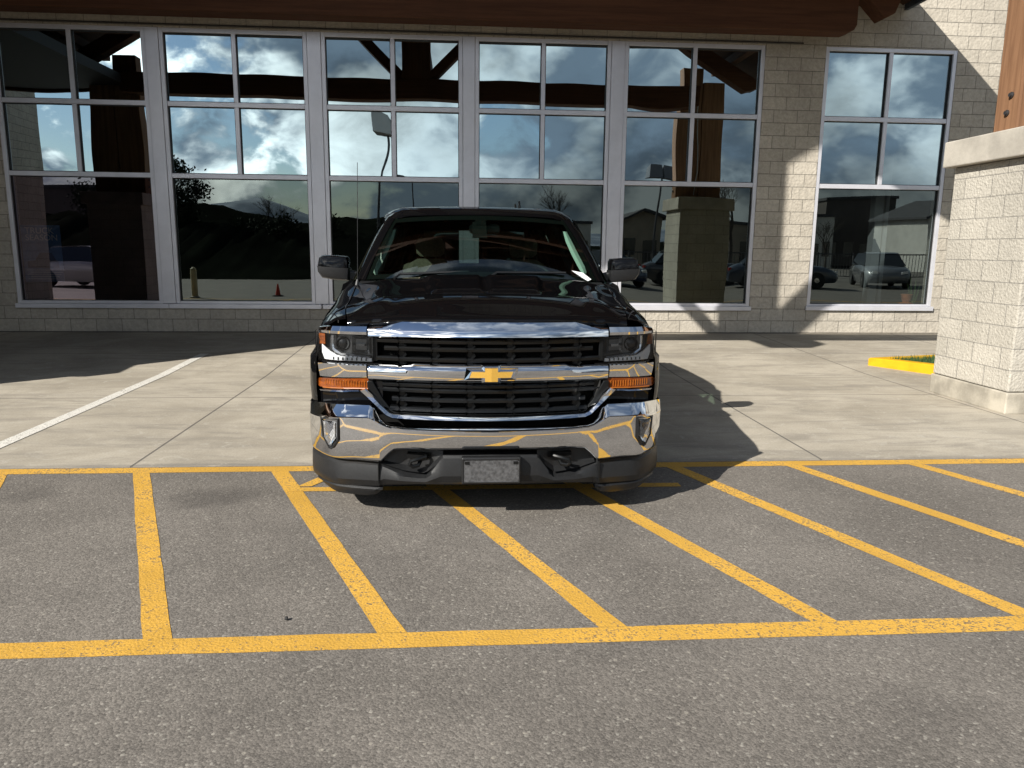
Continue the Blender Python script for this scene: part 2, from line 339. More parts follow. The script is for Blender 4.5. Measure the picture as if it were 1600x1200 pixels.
def prism(bm, pts, axis, a, b, mi=0):
    """polygon pts in the two other axes, extruded along axis from a to b"""
    def mk(p, t):
        q = list(p); q.insert(axis, t); return bm.verts.new(q)
    A = [mk(p, a) for p in pts]; B = [mk(p, b) for p in pts]
    fs = [bm.faces.new(A), bm.faces.new(B[::-1])]
    n = len(pts)
    for i in range(n): fs.append(bm.faces.new((A[i], B[i], B[(i+1) % n], A[(i+1) % n])))
    for f in fs: f.material_index = mi
def loft(bm, rings, close=False, cap=False, mi=0):
    V = [[bm.verts.new(p) for p in r] for r in rings]
    n = len(V[0])
    for i in range(len(V)-1):
        for j in range(n if close else n-1):
            k = (j+1) % n
            try:
                f = bm.faces.new((V[i][j], V[i+1][j], V[i+1][k], V[i][k])); f.material_index = mi
            except ValueError: pass
    if cap:
        for r in (V[0], V[-1][::-1]):
            try: f = bm.faces.new(r); f.material_index = mi
            except ValueError: pass
    return V
def tube(bm, pts, r, seg=8, cap=True, closed=False, mi=0):
    pts = [Vector(p) for p in pts]; rs = r if isinstance(r, (list, tuple)) else [r]*len(pts)
    rings = []; n = len(pts); up = None
    for i, p in enumerate(pts):
        a = pts[i-1] if (i > 0 or closed) else p; b = pts[(i+1) % n] if (i < n-1 or closed) else p
        d = (b-a).normalized()
        if up is None: up = Vector((0, 0, 1)) if abs(d.z) < 0.9 else Vector((1, 0, 0))
        s = d.cross(up).normalized(); up = s.cross(d).normalized()
        rings.append([p + rs[i]*(math.cos(t)*s + math.sin(t)*up) for t in [2*math.pi*k/seg for k in range(seg)]])
    if closed: rings.append(rings[0])
    loft(bm, rings, True, cap and not closed, mi)
    if closed: bmesh.ops.remove_doubles(bm, verts=bm.verts, dist=1e-6)
def beam(bm, a, b, wdt, hgt, up=(0, 0, 1)):
    """rectangular timber from a to b; wdt across, hgt in the up direction"""
    a, b = Vector(a), Vector(b); d = (b-a).normalized(); u = Vector(up); s = d.cross(u).normalized(); u = s.cross(d).normalized()
    rings = [[p + s*x*wdt/2 + u*y*hgt/2 for x, y in ((-1, -1), (1, -1), (1, 1), (-1, 1))] for p in (a, b)]
    loft(bm, rings, True, True)
def lathe(bm, prof, c, axis=2, seg=24, mi=0):
    """prof = list of (radius, along)"""
    rings = []
    for r, h in prof:
        ring = []
        for k in range(seg):
            t = 2*math.pi*k/seg; p = [math.cos(t)*r, math.sin(t)*r]; p.insert(axis, h)
            ring.append(Vector(p)+Vector(c))
        rings.append(ring)
    loft(bm, rings, True, True, mi)
def lerp(a, b, t): return a+(b-a)*t
def interp(tab, x):
    if x <= tab[0][0]: return tab[0][1]
    for (x0, v0), (x1, v1) in zip(tab, tab[1:]):
        if x <= x1:
            t = (x-x0)/(x1-x0) if x1 > x0 else 0
            if isinstance(v0, (int, float)): return lerp(v0, v1, t)
            return [tuple(lerp(p, q, t) for p, q in zip(a, b)) for a, b in zip(v0, v1)]
    return tab[-1][1]
def cin(tab, x):
    """smooth interpolation through a table"""
    if x <= tab[0][0]: return tab[0][1]
    if x >= tab[-1][0]: return tab[-1][1]
    for i in range(len(tab)-1):
        if x <= tab[i+1][0]:
            (x0, y0), (x1, y1) = tab[i], tab[i+1]; h = x1-x0; t = (x-x0)/h
            d = lambda k: (tab[min(k+1, len(tab)-1)][1]-tab[max(k-1, 0)][1])/(tab[min(k+1, len(tab)-1)][0]-tab[max(k-1, 0)][0])
            m0, m1 = d(i)*h, d(i+1)*h
            return (2*t**3-3*t*t+1)*y0+(t**3-2*t*t+t)*m0+(-2*t**3+3*t*t)*y1+(t**3-t*t)*m1
def sm(t): t = max(0.0, min(1.0, t)); return t*t*(3-2*t)

# ------------------------------------------------------------------ ground
def gz(y): return 0.0 if y < 9.0 else 0.0275*(min(y, D+0.4)-9.0)
bm = BM()
loft(bm, [[(x, y, -0.006) for x in (-600, -30, -10, 0, 10, 30, 600)] for y in (-600, -60, -10, 0, 3, 6, 9, 14, 60, 600)])
tag(obj('asphalt', bm, M['asphalt'], smooth=0), 'grey asphalt lot with pale aggregate', kind='structure')
bm = BM()
ys = [5.185, 7.0, 9.0, 10.0, 11.0, 12.0, D+0.35]
loft(bm, [[(x, y, gz(y)) for x in (-40, -20, -8, -4, 0, 4, 8, 20, 40)] for y in ys])
loft(bm, [[(x, 5.185, -0.05) for x in (-40, 40)], [(x, 5.185, 0.0) for x in (-40, 40)]])
tag(obj('concrete_apron', bm, M['concrete'], smooth=0), 'pale stained concrete apron in front of the building', kind='structure')
def flat(name, polys, m, z=0.0, lab=None):
    bm = BM()
    for p in polys: bm.faces.new([bm.verts.new((x, y, z if not callable(z) else z(y)+0.004)) for x, y in p])
    return tag(obj(name, bm, m, smooth=0), lab, kind='structure')
YM = M['yellow']
def wob(x0, x1, ya, yb, n, seed):
    """hand-sprayed line along X with a slightly uneven edge"""
    rnd = random.Random(seed); top = []; bot = []
    for i in range(n+1):
        x = lerp(x0, x1, i/n); top.append((x, yb+rnd.uniform(-.0028, .0028))); bot.append((x, ya+rnd.uniform(-.0028, .0028)))
    return [[bot[i], bot[i+1], top[i+1], top[i]] for i in range(n)]
flat('yellow_road_marking', wob(-16, 16, 5.045, 5.165, 120, 1), YM, -0.0042, 'long yellow line along the concrete edge')
flat('yellow_road_marking', wob(-16, 16, 2.685, 2.803, 120, 2), YM, -0.0042, 'long yellow line closing the hatched area')
hatch = [(-3.93, -2.98, .95), (-3.03, -2.11, .94), (-2.115, -1.165, 0), (-1.205, -0.262, 0), (-.285, .624, 0), (.615, 1.51, 0), (1.52, 2.40, 0), (2.39, 3.27, 0), (3.30, 4.2, 0), (4.2, 5.1, 0), (5.1, 6.0, 0), (-4.85, -3.9, 0), (-5.75, -4.8, 0)]
for i, (xt, xb, _) in enumerate(hatch):
    rnd = random.Random(40+i); n = 14; q = []
    for k in range(n):
        t0, t1 = k/n, (k+1)/n
        if k == 0: e0 = [rnd.uniform(-.0028, .0028) for _ in range(2)]
        e1 = [rnd.uniform(-.0028, .0028) for _ in range(2)]
        f = lambda t, s, e: (lerp(xt, xb, t)+s*0.056+e, lerp(5.045, 2.803, t))
        q.append([f(t0, -1, e0[0]), f(t1, -1, e1[0]), f(t1, 1, e1[1]), f(t0, 1, e0[1])]); e0 = e1
    flat('yellow_hatch_stripe', q, YM, -0.0042, 'slanted yellow hatch stripe on the asphalt')
flat('yellow_road_marking', wob(-1.06, 1.44, 4.60, 4.68, 16, 3), YM, -0.0027, 'older yellow line under the truck nose')
flat('yellow_road_marking', [[(-1.02, 4.70), (-0.93, 4.70), (-0.74, 5.045), (-0.84, 5.045)]], YM, -0.0027, 'short yellow dash beside the bumper')
flat('white_parking_line', [[(x0, y0), (x1, y0), (x1, y1), (x0, y1)] for x0, x1, y0, y1 in [(-3.50, -3.385, a, b) for a, b in ((5.25, 7), (7, 9), (9, 10.0), (10.0, 10.5))]], M['white_line'], gz, 'white parking line on the concrete')

t = thing('stone_chip', 'small black stone chip lying alone on the asphalt between two hatch stripes', 'stone', (-.70, 2.93, 0))
bm = BM(); bmesh.ops.create_icosphere(bm, subdivisions=2, radius=.008, matrix=Matrix.Translation((-.70, 2.93, .003)))
for v in bm.verts: v.co += Vector((mnoise.noise(v.co*90), mnoise.noise(v.co*90+Vector((9, 0, 0))), 0))*.005
obj('chip', bm, M['rubber'], t, smooth=0)

# ------------------------------------------------------------------ building
bld = thing('dealership_building', 'pale split-face block building with tall aluminium framed windows', 'building', (-1, D, 0))
WINX = [(-7.0, -4.746), (-4.541, -2.318), (-2.10, 0.095), (0.292, 2.465), (2.687, 4.98)]
ZT, ZB = 4.765, 0.52
W6 = (5.99, 8.225)
bm = BM()
def wallrect(x0, x1, z0, z1): box(bm, x0, x1, D, D+0.3, z0, z1)
wallrect(-10.3, -7.0, .11, 9.2); wallrect(-7.0, 4.98, .11, ZB); wallrect(-7.0, 4.98, ZT, 9.2); wallrect(4.98, 5.99, .11, 9.2)
wallrect(5.99, 8.225, .11, .53); wallrect(5.99, 8.225, 4.775, 9.2); wallrect(8.225, 24, .11, 9.2)
bmesh.ops.remove_doubles(bm, verts=bm.verts, dist=1e-5)
obj('wall', bm, M['block'], bld, smooth=0)
bm = BM(); box(bm, -22, -10.9, 4.0, D+0.3, 0.0, 8.2); box(bm, -10.9, -10.3, D, D+.3, 0, 9.2); obj('wing_wall', bm, M['block'], bld, smooth=0)
bm = BM(); box(bm, -10.3, 24, D+0.012, D+0.25, 0.0, .108); obj('base_flashing', bm, M['flash'], bld, smooth=0)  # dark strip set in for the chord's shadow along the wall foot
bm = BM(); box(bm, -10.6, 24.3, D-0.15, D+9, 9.2, 9.5); obj('parapet', bm, M['fascia'], bld, smooth=0)
# dim rooms behind the glass
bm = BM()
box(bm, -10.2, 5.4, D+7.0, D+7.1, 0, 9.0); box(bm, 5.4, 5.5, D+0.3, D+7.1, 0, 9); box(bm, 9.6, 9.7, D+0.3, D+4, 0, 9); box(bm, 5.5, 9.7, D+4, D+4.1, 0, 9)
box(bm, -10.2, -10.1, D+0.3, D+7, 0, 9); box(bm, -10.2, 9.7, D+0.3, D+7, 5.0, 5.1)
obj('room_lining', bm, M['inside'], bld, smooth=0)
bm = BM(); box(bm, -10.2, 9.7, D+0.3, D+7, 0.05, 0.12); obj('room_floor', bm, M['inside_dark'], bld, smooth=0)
bm = BM(); box(bm, 7.40, 7.56, D+.62, D+.78, .12, 5.0); box(bm, 7.60, 7.66, D+.62, D+.78, .12, 5.0); obj('interior_post', bm, M['inside_pale'], bld, smooth=0)
# windows
GY = D+0.075
def pane(bm, x0, x1, z0, z1, mi, seed):
    rnd = random.Random(seed); n = 12; b = rnd.uniform(-0.0013, 0.0022); tx = rnd.uniform(-.0022, .0022); tz = rnd.uniform(-.0015, .0015); s = (x1-x0)
    ph = rnd.uniform(0, 6)
    rows = []
    for j in range(n+1):
        row = []
        for i in range(n+1):
            u, v = i/n*2-1, j/n*2-1
            dy = b*(s/1.0)*(1-u*u)*(1-v*v) + tx*u*s/2 + tz*v*s/2 + 0.00035*math.sin(ph+2.6*u)*math.cos(1.7*v+ph)
            row.append((lerp(x0, x1, i/n), GY+dy, lerp(z0, z1, j/n)))
        rows.append(row)
    loft(bm, rows, mi=mi)
def window(x0, x1, zb, zt, seed, el=.1, er=.1):
    xm = (x0+x1)/2; fw = 0.062; t1, t2 = 3.661, 2.579
    zg = 0.609
    bm = BM(); y0, y1 = D+0.008, D+0.14
    box(bm, x0, x0+fw, y0, y1, zb+.045, zt); box(bm, x1-fw, x1, y0, y1, zb+.045, zt)
    box(bm, x0+fw, x1-fw, y0, y1, zt-fw, zt); box(bm, x0+fw, x1-fw, y0+.002, y1, zb+.045, zg)
    box(bm, x0+fw, x1-fw, y0+.010, y1, t1-.036, t1+.036); box(bm, x0+fw, x1-fw, y0+.010, y1, t2-.036, t2+.036)
    box(bm, xm-.033, xm+.033, y0+.008, y1, t2+.036, t1-.036); box(bm, xm-.033, xm+.033, y0+.008, y1, t1+.036, zt-fw)
    wn = obj('window', bm, M['alu'], bld, smooth=0, bevel=0.004)
    g = .010; gb = BM()
    cells = [(x0+fw, xm-.033, t1+.036, zt-fw), (xm+.033, x1-fw, t1+.036, zt-fw), (x0+fw, xm-.033, t2+.036, t1-.036), (xm+.033, x1-fw, t2+.036, t1-.036), (x0+fw, x1-fw, zg, t2-.036)]
    for a, b, c, d in cells:
        ya, yb = D+.045, D+.09
        box(gb, a, a+g, ya, yb, c, d); box(gb, b-g, b, ya, yb, c, d); box(gb, a+g, b-g, ya, yb, c, c+g); box(gb, a+g, b-g, ya, yb, d-g, d)
    obj('gasket', gb, M['gasket'], wn, smooth=0)
    gb = BM()
    for k, (a, b, c, d) in enumerate(cells): pane(gb, a, b, c, d, 1 if k == 4 else 0, seed*10+k)
    obj('glass', gb, [M['glass_hi'], M['glass_violet'] if seed == 3 else M['glass_lo']], wn, smooth=80, recalc=False)
    sb = BM(); box(sb, x0-el, x1+er, D-.045, D+.14, zb-.028, zb+.043)
    obj('sill', sb, M['alu'], wn, smooth=0, bevel=0.004)
for i, (a, b) in enumerate(WINX): window(a, b, ZB, ZT, 3+i, .02 if i == 0 else .0995, .02 if i == 4 else .0995)
window(W6[0], W6[1], .53, 4.775, 21, .02, .02)
for a, b in zip(WINX, WINX[1:]):
    bm = BM(); box(bm, a[1]+.004, b[0]-.004, D-.004, D+.13, ZB+.05, ZT-.002)
    obj('mullion', bm, M['alu'], bld, smooth=0, bevel=0.004)
bm = BM(); box(bm, -10.3, 5.6, D-.012, D, 4.80, 4.82); obj('joint_trim', bm, M['flash'], bld, smooth=0)

# poster on the inside of the leftmost window
def text_bm(s, size, loc, m, name, parent, align='LEFT', extrude=0.0008, sx=1.0, rotx=90, space=1.0):
    cu = bpy.data.curves.new('lettering_curve', 'FONT'); cu.body = s; cu.size = size; cu.extrude = extrude; cu.align_x = align; cu.space_line = space
    ob = bpy.data.objects.new('lettering_tmp', cu); COL.objects.link(ob)
    dg = bpy.context.evaluated_depsgraph_get(); me = bpy.data.meshes.new_from_object(ob.evaluated_get(dg))
    bpy.data.objects.remove(ob)
    bm = BM(); bm.from_mesh(me); bpy.data.meshes.remove(me)
    bmesh.ops.scale(bm, vec=(sx, 1, 1), verts=bm.verts); bmesh.ops.rotate(bm, matrix=Matrix.Rotation(R(rotx), 3, 'X'), verts=bm.verts)
    bmesh.ops.translate(bm, vec=loc, verts=bm.verts)
    return obj(name, bm, m, parent, smooth=0)
PY = D+.105
po = thing('poster', 'dark blue poster reading TRUCK SEASON inside the leftmost window', 'poster', (-6.6, PY, .9))
bm = BM(); box(bm, -6.90, -6.30, PY, PY+.006, .90, 1.79); obj('sheet', bm, noisy(mat('poster_blue', (0.09, 0.20, 0.36), 0.5), 3, 0.5), po, smooth=0)
text_bm('TRUCK\nSEASON', .135, (-6.84, PY-.002, 1.66), mat('poster_white', (.75, .75, .68), .6), 'lettering', po, space=.8)
bm = BM()
prism(bm, [(-6.84, 1.12), (-6.84, 1.22), (-6.72, 1.24), (-6.64, 1.36), (-6.46, 1.36), (-6.40, 1.24), (-6.36, 1.22), (-6.36, 1.12)], 1, PY-.002, PY)
obj('pickup_picture', bm, mat('poster_dark', (.02, .03, .05), .5), po, smooth=0)
bm = BM()
for k in range(5): box(bm, -6.86+.05*(k % 2), -6.40+.03*k, PY-.0015, PY, .94+.035*k, .952+.035*k)
obj('road_picture', bm, mat('poster_pale', (.30, .38, .42), .6), po, smooth=0)

# potted plant inside the right window
pp = thing('potted_plant', 'terracotta pot with a spiky plant inside the right-hand window', 'plant', (8.02, D+.42, .12))
bm = BM(); box(bm, 7.75, 8.35, D+.22, D+.62, .12, .56); obj('shelf', bm, M['inside_pale'], pp, smooth=0)
bm = BM(); lathe(bm, [(.06, .566), (.12, .58), (.13, .60), (.05, .62), (.075, .66), (.09, .74), (.10, .76), (.085, .765)], (8.02, D+.42, 0)); obj('pot', bm, noisy(mat('terracotta', (.50, .17, .07), .8), 12, .3), pp)
bm = BM()
for k in range(7):
    t = k*0.9; a = Vector((8.02+.03*math.cos(t)+.12, D+.42+.03*math.sin(t), .60)); b = a+Vector((.08*math.cos(t), .06*math.sin(t), .35+.06*(k % 3)))
    tube(bm, [a, a.lerp(b, .5)+Vector((.01, 0, 0)), b], [.014, .012, .002], 5)
obj('leaves', bm, mat('plant_green', (.06, .11, .04), .6), pp)

# ------------------------------------------------------------------ canopy of heavy timbers
XC = -0.9; HALF = 8.1; SL = 0.57; ZR = 10.05; YF = 6.16
def zu(x): return ZR - SL*abs(x-XC)      # underside of the roof boards
can = thing('timber_canopy', 'gabled porch canopy of dark heavy timber trusses over the entrance', 'canopy', (XC, 9.0, 0))
for s in (-1, 1):
    bm = BM(); xe = XC+s*HALF
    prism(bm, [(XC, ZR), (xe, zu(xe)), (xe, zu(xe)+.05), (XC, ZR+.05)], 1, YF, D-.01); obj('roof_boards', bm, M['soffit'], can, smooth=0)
    bm = BM(); xo = xe+s*.03
    prism(bm, [(XC, ZR+.055), (xo, zu(xo)+.055), (xo, zu(xo)+.20), (XC, ZR+.20)], 1, YF-.05, D-.012); obj('roof', bm, M['roof'], can, smooth=0)
    bm = BM()
    box(bm, min(xo, xo+s*.06), max(xo, xo+s*.06), YF-.05, D-.014, zu(xo)-.06, zu(xo)+.22); obj('eave_fascia', bm, M['fascia'], can, smooth=0)
    bm = BM()   # purlins carrying the boards
    for k in range(1, 6):
        x = XC+s*HALF*k/5.6; box(bm, x-.09, x+.09, YF+.03, D-.02, zu(x)-.24, zu(x)-.05)
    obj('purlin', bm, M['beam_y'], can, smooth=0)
bm = BM(); box(bm, XC-.12, XC+.12, YF+.02, D-.02, ZR-.36, ZR-.06); obj('ridge_beam', bm, M['beam_y'], can, smooth=0)
def truss(yc, tk, zch0, zch1, xa, xb, pend=True, rear=False):
    tr = bpy.data.objects.new('truss', None); COL.objects.link(tr); tr.parent = can; tr.location = Vector((XC, yc, zch0))-can.location
    y0, y1 = yc-tk/2, yc+tk/2
    bm = BM()
    if rear: prism(bm, [(xa, zch0), (xb-.03, zch0-.0), (xb+.05, zch0+.03), (xb+.09, zch0+.10), (xb+.09, zch1), (xa, zch1)], 1, y0, y1)
    else: box(bm, xa, xb, y0, y1, zch0, zch1)
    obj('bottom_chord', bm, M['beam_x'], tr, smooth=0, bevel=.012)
    for s in (-1, 1):
        bm = BM(); xt = XC+s*(HALF-.55); hh = .40
        if rear:
            pts = [(XC, ZR-.30-.0), (XC, ZR-.72), (XC+s*(6.9), zu(XC+6.9)-.90+.30), (XC+s*7.25, zu(XC+7.25)-.62), (XC+s*7.5, zu(XC+7.5)-.72), (XC+s*7.66, zu(XC+7.66)-.55), (XC+s*7.74, zu(XC+7.74)-.30)]
        else:
            pts = [(XC, ZR-.30), (XC, ZR-.72), (xt, zu(xt)-.66), (xt+s*.28, zu(xt)-.58), (xt+s*.40, zu(xt+s*.4)-.28)]
        prism(bm, pts, 1, y0+.012, y1-.012); obj('rafter', bm, M['beam_x'], tr, smooth=0, bevel=.012)
        bm = BM(); beam(bm, (XC+s*.28, yc, zch1-.02), (XC+s*3.05, yc, zu(XC+3.05)-.45), tk-.07, .21, (0, 0, 1)); obj('web_diagonal', bm, M['beam_x'], tr, smooth=0, bevel=.01)
    bm = BM(); box(bm, XC-.33, XC+.33, y0-.006, y1+.006, zch1, ZR-.45); obj('king_post', bm, M['king_z'], tr, smooth=0, bevel=.012)
    return tr
truss(7.42, .36, 4.74, 5.18, -7.3, 5.55)
truss(12.2, .34, 4.84, 5.36, -8.1, 6.07, rear=True)
bm = BM(); box(bm, XC-.33, XC+.33, 5.75, 7.22, 5.45, 5.85); obj('outrigger_beam', bm, M['beam_y'], can, smooth=0, bevel=.01)  # added stub, placed to cast the small ground shadow near the wall

wk = thing('walkway_roof', 'dark flat walkway roof mirrored at the top of the leftmost window', 'roof', (-9.1, 9.5, 4.9))
bm = BM(); box(bm, -10.9, -7.25, 6.9, D, 4.92, 5.12); obj('roof_slab', bm, M['gasket'], wk, smooth=0)
bm = BM(); box(bm, -10.9, -7.22, 6.78, 6.88, 4.86, 5.20); obj('edge_beam', bm, M['beam_x'], wk, smooth=0)
def pillar_and_posts(x0, x1, sgn, lab):
    p = thing('stone_pillar', lab, 'pillar', ((x0+x1)/2, 7.22, 0), group='stone pillars carrying the timber canopy')
    ya, yb = 6.65, 7.79
    bm = BM(); box(bm, x0, x1, ya, yb, .21, 2.37); o = obj('shaft', bm, M['pillar_block'], p, smooth=0, bevel=.012)
    bm = BM(); box(bm, x0-.012, x1+.012, ya-.012, yb+.012, -.004, .205); obj('plinth', bm, M['plinth'], p, smooth=0, bevel=.012)
    bm = BM(); box(bm, x0-.085, x1+.085, ya-.085, yb+.085, 2.372, 2.632); obj('cap', bm, M['cap'], p, smooth=0, bevel=.012)
    # twin timber posts with a steel knife plate between them
    zi = lambda x: zu(x)-.66
    for a, b in ((x0+.0, x0+.53), (x0+.545, x1-.06)):
        bm = BM(); box(bm, a, b, 6.96, 7.28, 2.634, min(zi(a), zi(b))); po = obj('post', bm, M['post_z'], can, smooth=0, bevel=.015)
        xx, nx = (a, -1) if a == x0 else (b, 1)
        for zc in (2.80, 2.955):
            bm = BM(); lathe(bm, [(.028, 0), (.028, nx*.012), (.018, nx*.016), (.018, nx*.028)], (xx, 7.07+(.035 if zc < 2.9 else 0), zc), axis=0, seg=10); obj('bolt', bm, M['bolt'], po)
    bm = BM(); box(bm, x0+.40, x1-.30, 6.945, 6.957, 2.634, 3.16); bp_ = obj('base_plate', bm, M['steel'], can, smooth=0, bevel=.003)
    for zc in (2.76, 3.04):
        for xx in (x0+.47, x1-.37):
            bm = BM(); lathe(bm, [(.028, 0), (.028, -.012), (.016, -.016), (.016, -.028)], (xx, 6.944, zc), axis=1, seg=10); obj('plate_bolt', bm, M['bolt'], bp_)
    return p
PR = pillar_and_posts(5.17, 6.31, 1, 'sunlit stone block pillar at the right edge beside the yellow curb')
PL = pillar_and_posts(-8.10, -6.96, -1, 'stone block pillar seen mirrored dark in the leftmost window')
bm = BM()
tube(bm, [(5.62, 7.30, 5.2), (5.60, 7.31, 4.2), (5.66, 7.31, 3.3), (5.60, 7.30, 2.7)], .012, 6); obj('conduit', bm, M['inside_pale'], can)

# ------------------------------------------------------------------ planted island
isl = [(5.44, 9.57), (5.96, 8.86), (6.9, 7.95), (10.5, 6.6), (12.5, 9.4), (9.5, 10.9), (6.55, 9.86)]
def inset(poly, d):
    out = []; n = len(poly)
    for i in range(n):
        p0, p, p1 = Vector((*poly[i-1], 0)), Vector((*poly[i], 0)), Vector((*poly[(i+1) % n], 0))
        a = (p-p0).normalized(); b = (p1-p).normalized(); na = Vector((-a.y, a.x, 0)); nb = Vector((-b.y, b.x, 0))
        m_ = (na+nb); m_ = m_/max(.35, m_.length_squared/2) if m_.length > 1e-6 else na
        q = p+m_*d*0.5*1.0 if False else p + m_*(d/ max(.3, m_.normalized().dot(na)*m_.length)); out.append((q.x, q.y))
    return out
ins = inset(isl, .14)
bm = BM(); n = len(isl)
rings = [[(x, y, gz(y)-.01) for x, y in isl], [(x, y, .108) for x, y in isl], [(x, y, .122) for x, y in inset(isl, .015)], [(x, y, .122) for x, y in ins], [(x, y, .05) for x, y in ins]]
loft(bm, rings, True); obj('curb', bm, M['curb'], smooth=0)
tag(bpy.data.objects['curb'], 'bright yellow painted curb around the grass island', kind='structure')
bm = BM(); bm.faces.new([bm.verts.new((x, y, .08)) for x, y in ins])
rnd = random.Random(5)
def inside(x, y, poly):
    c = False; n = len(poly)
    for i in range(n):
        (x0, y0), (x1, y1) = poly[i-1], poly[i]
        if (y0 > y) != (y1 > y) and x < (x1-x0)*(y-y0)/(y1-y0)+x0: c = not c
    return c
cnt = 0
while cnt < 9000:
    x, y = rnd.uniform(5.5, 8.4), rnd.uniform(7.6, 10.4)
    if not inside(x, y, ins): continue
    cnt += 1; t = rnd.uniform(0, 6.28); h = rnd.uniform(.05, .10); w_ = .006; dx, dy = math.cos(t)*w_, math.sin(t)*w_; lx, ly = rnd.uniform(-.03, .03), rnd.uniform(-.03, .03)
    f = bm.faces.new([bm.verts.new(p) for p in ((x-dx, y-dy, .075), (x+dx, y+dy, .075), (x+lx, y+ly, .08+h))])
tag(obj('grass', bm, M['grass'], smooth=0, recalc=False), 'short green grass inside the yellow curb', 'grass', kind='stuff')

# ------------------------------------------------------------------ pickup truck
TX = 0.180
truck = thing('pickup_truck', 'black pickup truck with chrome grille and bumper parked facing the camera', 'truck', (TX, 7.0, 0))
def yb(x):
    u = abs(x); return 3.98+.20*u*u+.15*max(0, (u-.80)/.22)**2.2
def yg(x):
    u = abs(x); return 4.09+.13*(u/.66)**2 if u < .66 else 4.22+.25*(u-.66)+.8*max(0, u-.82)**1.5
def strip_rings(tab, base, x0, x1, step=.03):
    n = max(2, int(math.ceil(abs(x1-x0)/step))); rings = []
    keys = sorted(set([lerp(x0, x1, i/n) for i in range(n+1)] + [k for k, _ in tab if min(x0, x1) < k < max(x0, x1)]))
    for x in keys:
        rings.append([(TX+x, base(x)+dy, z) for dy, z in interp(tab, abs(x))])
    return rings
def fascia(name, tab, base, m, parent=truck, both=True, x0=None, x1=None, smooth=30, step=.03, cap=True):
    """strip following the nose of the truck; tab = [(x, [(dy, z), ...])]. both: one strip across the whole nose"""
    bm = BM(); xe = tab[-1][0] if x1 is None else x1
    if both:
        tab2 = tab; V = loft(bm, strip_rings2(tab, base, -xe, xe, step), False, cap)
    else: V = loft(bm, strip_rings(tab, base, x0, xe, step), False, cap)
    return obj(name, bm, m, parent, smooth=smooth)
def strip_rings2(tab, base, x0, x1, step):
    ks = [k for k, _ in tab]; keys = set()
    n = max(2, int(math.ceil((x1-x0)/step)))
    for i in range(n+1): keys.add(round(lerp(x0, x1, i/n), 5))
    for k in ks: keys.add(round(k, 5)); keys.add(round(-k, 5))
    return [[(TX+x, base(x)+dy, z) for dy, z in interp(tab, abs(x))] for x in sorted(keys) if x0-1e-6 <= x <= x1+1e-6]
def pair(name, tab, base, m, smooth=30, step=.03, parent=None, label=None):
    """the same piece on both sides of the nose; returns [left, right]"""
    out = []
    for s in (-1, 1):
        bm = BM(); rings = strip_rings(tab, base, tab[0][0]*s, tab[-1][0]*s, step); loft(bm, rings, False, True)
        o = obj(name, bm, m, (parent[0 if s < 0 else 1] if parent else truck), smooth=smooth); out.append(o)
    return out
def sec(*p): return list(p)

# dark backing behind all the openings of the nose
bm = BM()
loft(bm, strip_rings2([(0, [(.30, 1.08), (.11, 1.05), (.11, .60), (.16, .42), (.16, .24), (.5, .22)]), (.64, [(.30, 1.06), (.11, 1.03), (.11, .60), (.16, .42), (.16, .24), (.5, .22)]), (.70, [(.30, 1.05), (.06, 1.03), (.06, .66), (.16, .42), (.16, .24), (.5, .22)]), (.94, [(.30, 1.05), (.08, 1.03), (.07, .66), (.12, .5), (.12, .24), (.3, .22)])], yg, -.94, .94, .04))
obj('nose_backing', bm, M['void'], truck)
# painted panel under the lamps
pair('front_panel', [(.60, sec((.06, .86), (.022, .86), (.022, .63), (.09, .60))), (.985, sec((.06, .86), (.022, .86), (.022, .60), (.09, .58)))], yg, M['paint'])
# chrome bars
fascia('grille_top_bar', [(0, sec((.07, 1.100), (.046, 1.099), (.006, 1.056), (.001, 1.048), (-.005, 1.022), (.010, 1.015), (.06, 1.014))),
    (.485, sec((.07, 1.097), (.046, 1.095), (.006, 1.053), (.001, 1.045), (-.005, 1.018), (.010, 1.011), (.06, 1.010))),
    (.575, sec((.07, 1.072), (.030, 1.070), (.008, 1.055), (.003, 1.045), (-.003, 1.016), (.010, 1.009), (.06, 1.008))),
    (.675, sec((.07, 1.064), (.026, 1.062), (.008, 1.052), (.003, 1.042), (-.002, 1.014), (.010, 1.006), (.06, 1.005)))], yg, M['chrome'])
fascia('grille_middle_bar', [(0, sec((.07, .872), (.022, .870), (-.004, .853), (-.013, .838), (-.0125, .808), (-.007, .784), (.008, .771), (.07, .769))),
    (.42, sec((.07, .868), (.022, .866), (-.004, .849), (-.013, .834), (-.0125, .804), (-.007, .780), (.008, .767), (.07, .765))),
    (.50, sec((.07, .858), (.020, .856), (-.003, .842), (-.011, .828), (-.0105, .802), (-.006, .778), (.008, .765), (.07, .763))),
    (.680, sec((.07, .852), (.016, .850), (-.002, .838), (-.009, .825), (-.0085, .798), (-.004, .775), (.008, .762), (.07, .760)))], yg, M['chrome'])
